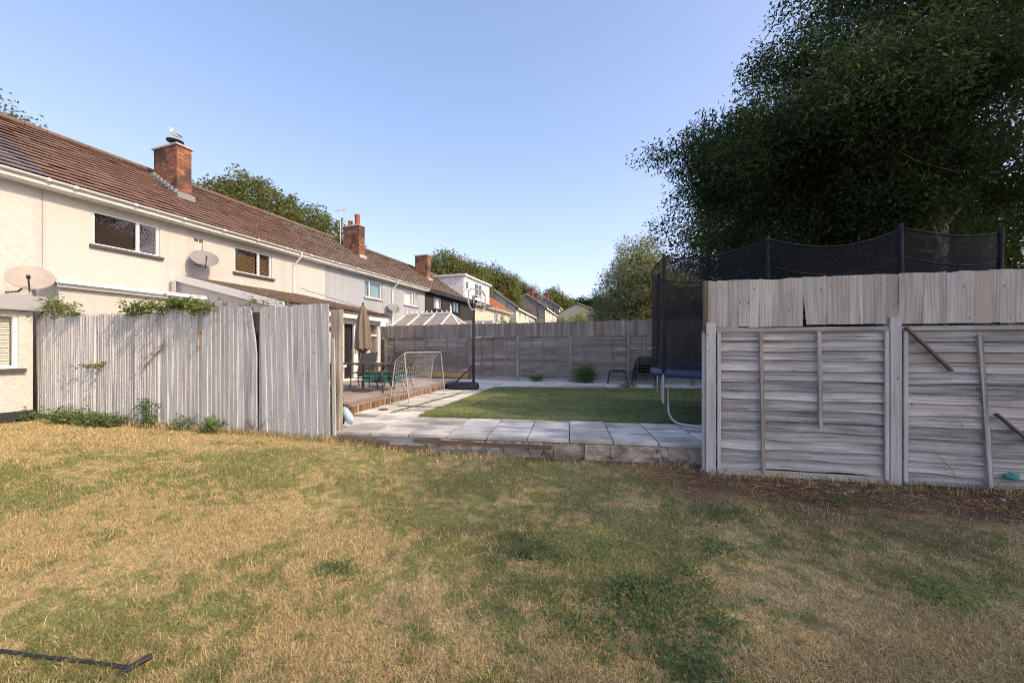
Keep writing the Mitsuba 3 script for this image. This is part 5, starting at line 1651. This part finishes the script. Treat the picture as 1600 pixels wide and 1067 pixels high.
# ---------------------------------------------------------------- trees
HILL = 'bushy trees on the hill behind the houses'
tree('hill_tree', 'big dense green tree behind the red brown roof', HILL, (-20.5, 30, 1), [((-21.5, 30, 10.5), (4.6, 4, 5.2)), ((-17.2, 31, 9.2), (3.4, 3.2, 4.6)), ((-24.2, 30, 10), (3, 3, 4))], 3000, 30, .26, .26, .15, 'leaf_hill', trunk=.4, seed=5, gap=.12, limbs=12, twigs=0, scale=.8)
tree('hill_tree', 'small patch of tree behind the roof left of the potted chimney', HILL, (-16.5, 36, 1), [((-16.4, 36, 10.2), (2.2, 2.2, 2.4))], 400, 26, .32, .28, .15, 'leaf_hill', trunk=.25, seed=6, gap=.3, limbs=8, twigs=0)
tree('hill_tree', 'dense green tree behind the chimney next to the black house', HILL, (-7.6, 50, 2), [((-8.6, 50, 9.8), (3.4, 3, 5)), ((-5.2, 51, 9.2), (2.8, 2.6, 4.4))], 1500, 22, .4, .38, .2, 'leaf_hill', trunk=.35, seed=7, gap=.12, limbs=8, twigs=0, scale=.7)
tree('hill_tree', 'green tree behind the white box dormer', HILL, (-3.6, 58, 3), [((-3.6, 58, 9.8), (3.2, 3, 4.8)), ((-.9, 58, 9.2), (2.4, 2.6, 4.2))], 1300, 22, .4, .40, .22, 'leaf_hill', trunk=.35, seed=8, gap=.12, limbs=8, twigs=0, scale=.7)
tree('hill_tree', 'green tree behind the first far street house', HILL, (2.2, 90, 6), [((.0, 90, 14.0), (4.2, 4, 5.6)), ((4.0, 90, 12.6), (3.6, 3.6, 4.6))], 1200, 22, .45, .42, .22, 'leaf_hill', trunk=.35, seed=9, gap=.12, limbs=8, twigs=0, scale=.7)
tree('hill_tree', 'round tree behind the farthest street chimneys', HILL, (12.0, 104, 8), [((11.6, 104, 14.0), (3.8, 3.6, 4.4)), ((14.6, 104, 12.8), (3.0, 3, 3.4))], 900, 18, .6, .55, .3, 'leaf_hill', trunk=.4, seed=10, gap=.25, limbs=8, twigs=0, scale=.6)
tree('hill_tree', 'dark distant tree behind the bungalow', HILL, (21.5, 118, 9), [((21.0, 118, 14.0), (4.4, 4, 3.8)), ((27, 118, 14), (4.5, 4, 4.2))], 900, 18, .7, .6, .32, 'leaf_dark', trunk=.4, seed=12, gap=.25, limbs=8, twigs=0, scale=.6)
tree('hill_tree', 'tree top showing above the roof at the top left corner', HILL, (-23.5, 15.5, .5), [((-23.0, 15.5, 9.2), (3.0, 2.6, 2.9))], 1000, 24, .24, .18, .09, 'leaf_hill', trunk=.3, seed=13, gap=.2, limbs=10, twigs=20)
GB = 'green bushes between the far houses'
for lab, x_, y_, z_, rad, n_, mt in (('yellow green bush in front of the orange roofed house', -.6, 33, 2.6, (1.4, 1.2, 1.7), 170, 'leaf_vine'), ('sunlit bush in front of the middle far street house', 3.3, 42, 3.0, (2.2, 1.4, 1.8), 220, 'leaf_olive'), ('sunlit bush below the farthest street house', 7.6, 52, 3.9, (2.6, 1.6, 2.4), 260, 'leaf_vine'), ('pale sunlit bush left of the bungalow', 10.2, 54, 5.0, (1.5, 1.4, 2.6), 200, 'leaf_olive')):
    tree('bush', lab, GB, (x_, y_, gz(x_, y_)), [((x_, y_, z_), rad)], n_, 22, .25, .22, .12, mt, trunk=.08, seed=int(y_), gap=.3, limbs=6, twigs=0)
tree('silvery_bush', 'pale silvery green bushy tree behind the back fence, left of the trampoline', None, (6.6, 19.6, .1), [((6.3, 19.4, 3.6), (2.1, 1.8, 2.9)), ((6.9, 19.8, 5.4), (1.5, 1.4, 2.2)), ((5.6, 19.4, 2.4), (1.7, 1.6, 2.0)), ((8.2, 19.6, 3.2), (2.0, 1.6, 2.6))], 2000, 32, .18, .15, .075, 'leaf_olive', trunk=.16, seed=15, gap=.30, limbs=26, droop=-.3, twigs=120, scale=1.2)
BT = 'tall dark trees along the right side of the garden'
tree('ash_tree', 'big dark ash tree towering over the trampoline with a pale leaning trunk', BT, (12.2, 10.6, 0), [((8.8, 10.2, 7.2), (3.4, 3.4, 2.3)), ((9.8, 10.3, 9.8), (3.0, 3.0, 2.2)), ((12.6, 10.4, 10.2), (4.0, 4.0, 3.4)), ((10.6, 9.6, 11.6), (2.8, 2.6, 2.0)), ((6.6, 10.8, 7.3), (1.9, 2.0, 1.3)), ((9.0, 11.5, 5.0), (2.6, 2.4, 1.3)), ((14.4, 10.0, 6.6), (2.3, 2.0, 1.9)), ((13.6, 10, 13.4), (3.6, 3.2, 2.6))], 8000, 36, .23, .150, .048, 'leaf_ash', 'bark_pale', .22, (1.0, 0), 17, .46, 80, .6, .75, 340, .30, .6, 190)
tree('broad_tree', 'very dark broad tree between the pale bush and the ash tree', BT, (11.4, 22.5, 0), [((11.6, 22, 7.4), (3.6, 3.2, 4.0)), ((15.0, 23, 8.6), (4, 3.4, 4.6)), ((10.2, 21.5, 4.6), (2.4, 2.2, 2.8))], 2400, 28, .36, .2, .11, 'leaf_dark', trunk=.35, seed=18, gap=.36, limbs=26, twigs=70, boughs=90)
tree('broad_tree', 'dark tree standing behind the ash tree', BT, (19.5, 19.5, 0), [((18, 19, 6.4), (4.2, 3.4, 3.6)), ((22.5, 20, 6.5), (4.0, 3.6, 3.6)), ((17.5, 18, 3.2), (3.4, 2.4, 2.4))], 1200, 26, .42, .24, .13, 'leaf_dark', trunk=.35, seed=19, gap=.47, limbs=26, twigs=50)
tree('broad_tree', 'yellow green tree glowing through the dark branches', BT, (16, 26.5, 0), [((16, 26, 6.5), (4.5, 3, 5)), ((24, 27, 7), (5, 3, 5)), ((30, 25, 6), (4.5, 3, 5))], 800, 24, .5, .28, .15, 'leaf_hill', trunk=.3, seed=20, gap=.48, limbs=20, twigs=30)
tree('broad_tree', 'dark leafy tree standing low behind the right end of the trampoline net', BT, (16.0, 14.6, 0), [((15.4, 14.6, 4.4), (3.4, 2.2, 3.4)), ((19.2, 14.8, 4.6), (3.0, 2.2, 3.8)), ((12.0, 15.4, 3.6), (2.6, 1.8, 2.6))], 1500, 28, .34, .17, .085, 'leaf_dark', trunk=.24, seed=24, gap=.36, limbs=22, twigs=60, scale=.7)
# the tree row goes on past the right edge of the photograph; its shade falls on the lawn
for q, (x_, y_, top, rad, n_) in enumerate(((17.5, 4.0, 13.6, 4.4, 1250), (17.5, -2.6, 13.8, 4.2, 1150), (17.5, -8.0, 13.2, 3.9, 800))):
    tree('ash_tree', ('ash tree just past the right edge of the photo', 'ash tree to the right of the lawn near the camera', 'ash tree to the right, farthest back along the row')[q], BT, (x_, y_, 0), [((x_, y_, top - rad * .75), (rad, rad, rad * .75)), ((x_ - .8, y_ - 1.0, top - rad * 1.3), (rad * .7, rad * .8, rad * .5))], n_, 22, .40, .22, .085, 'leaf_ash', 'bark_pale', .26, (0, 0), 40 + q, .38, 20, .5, .5, 20)
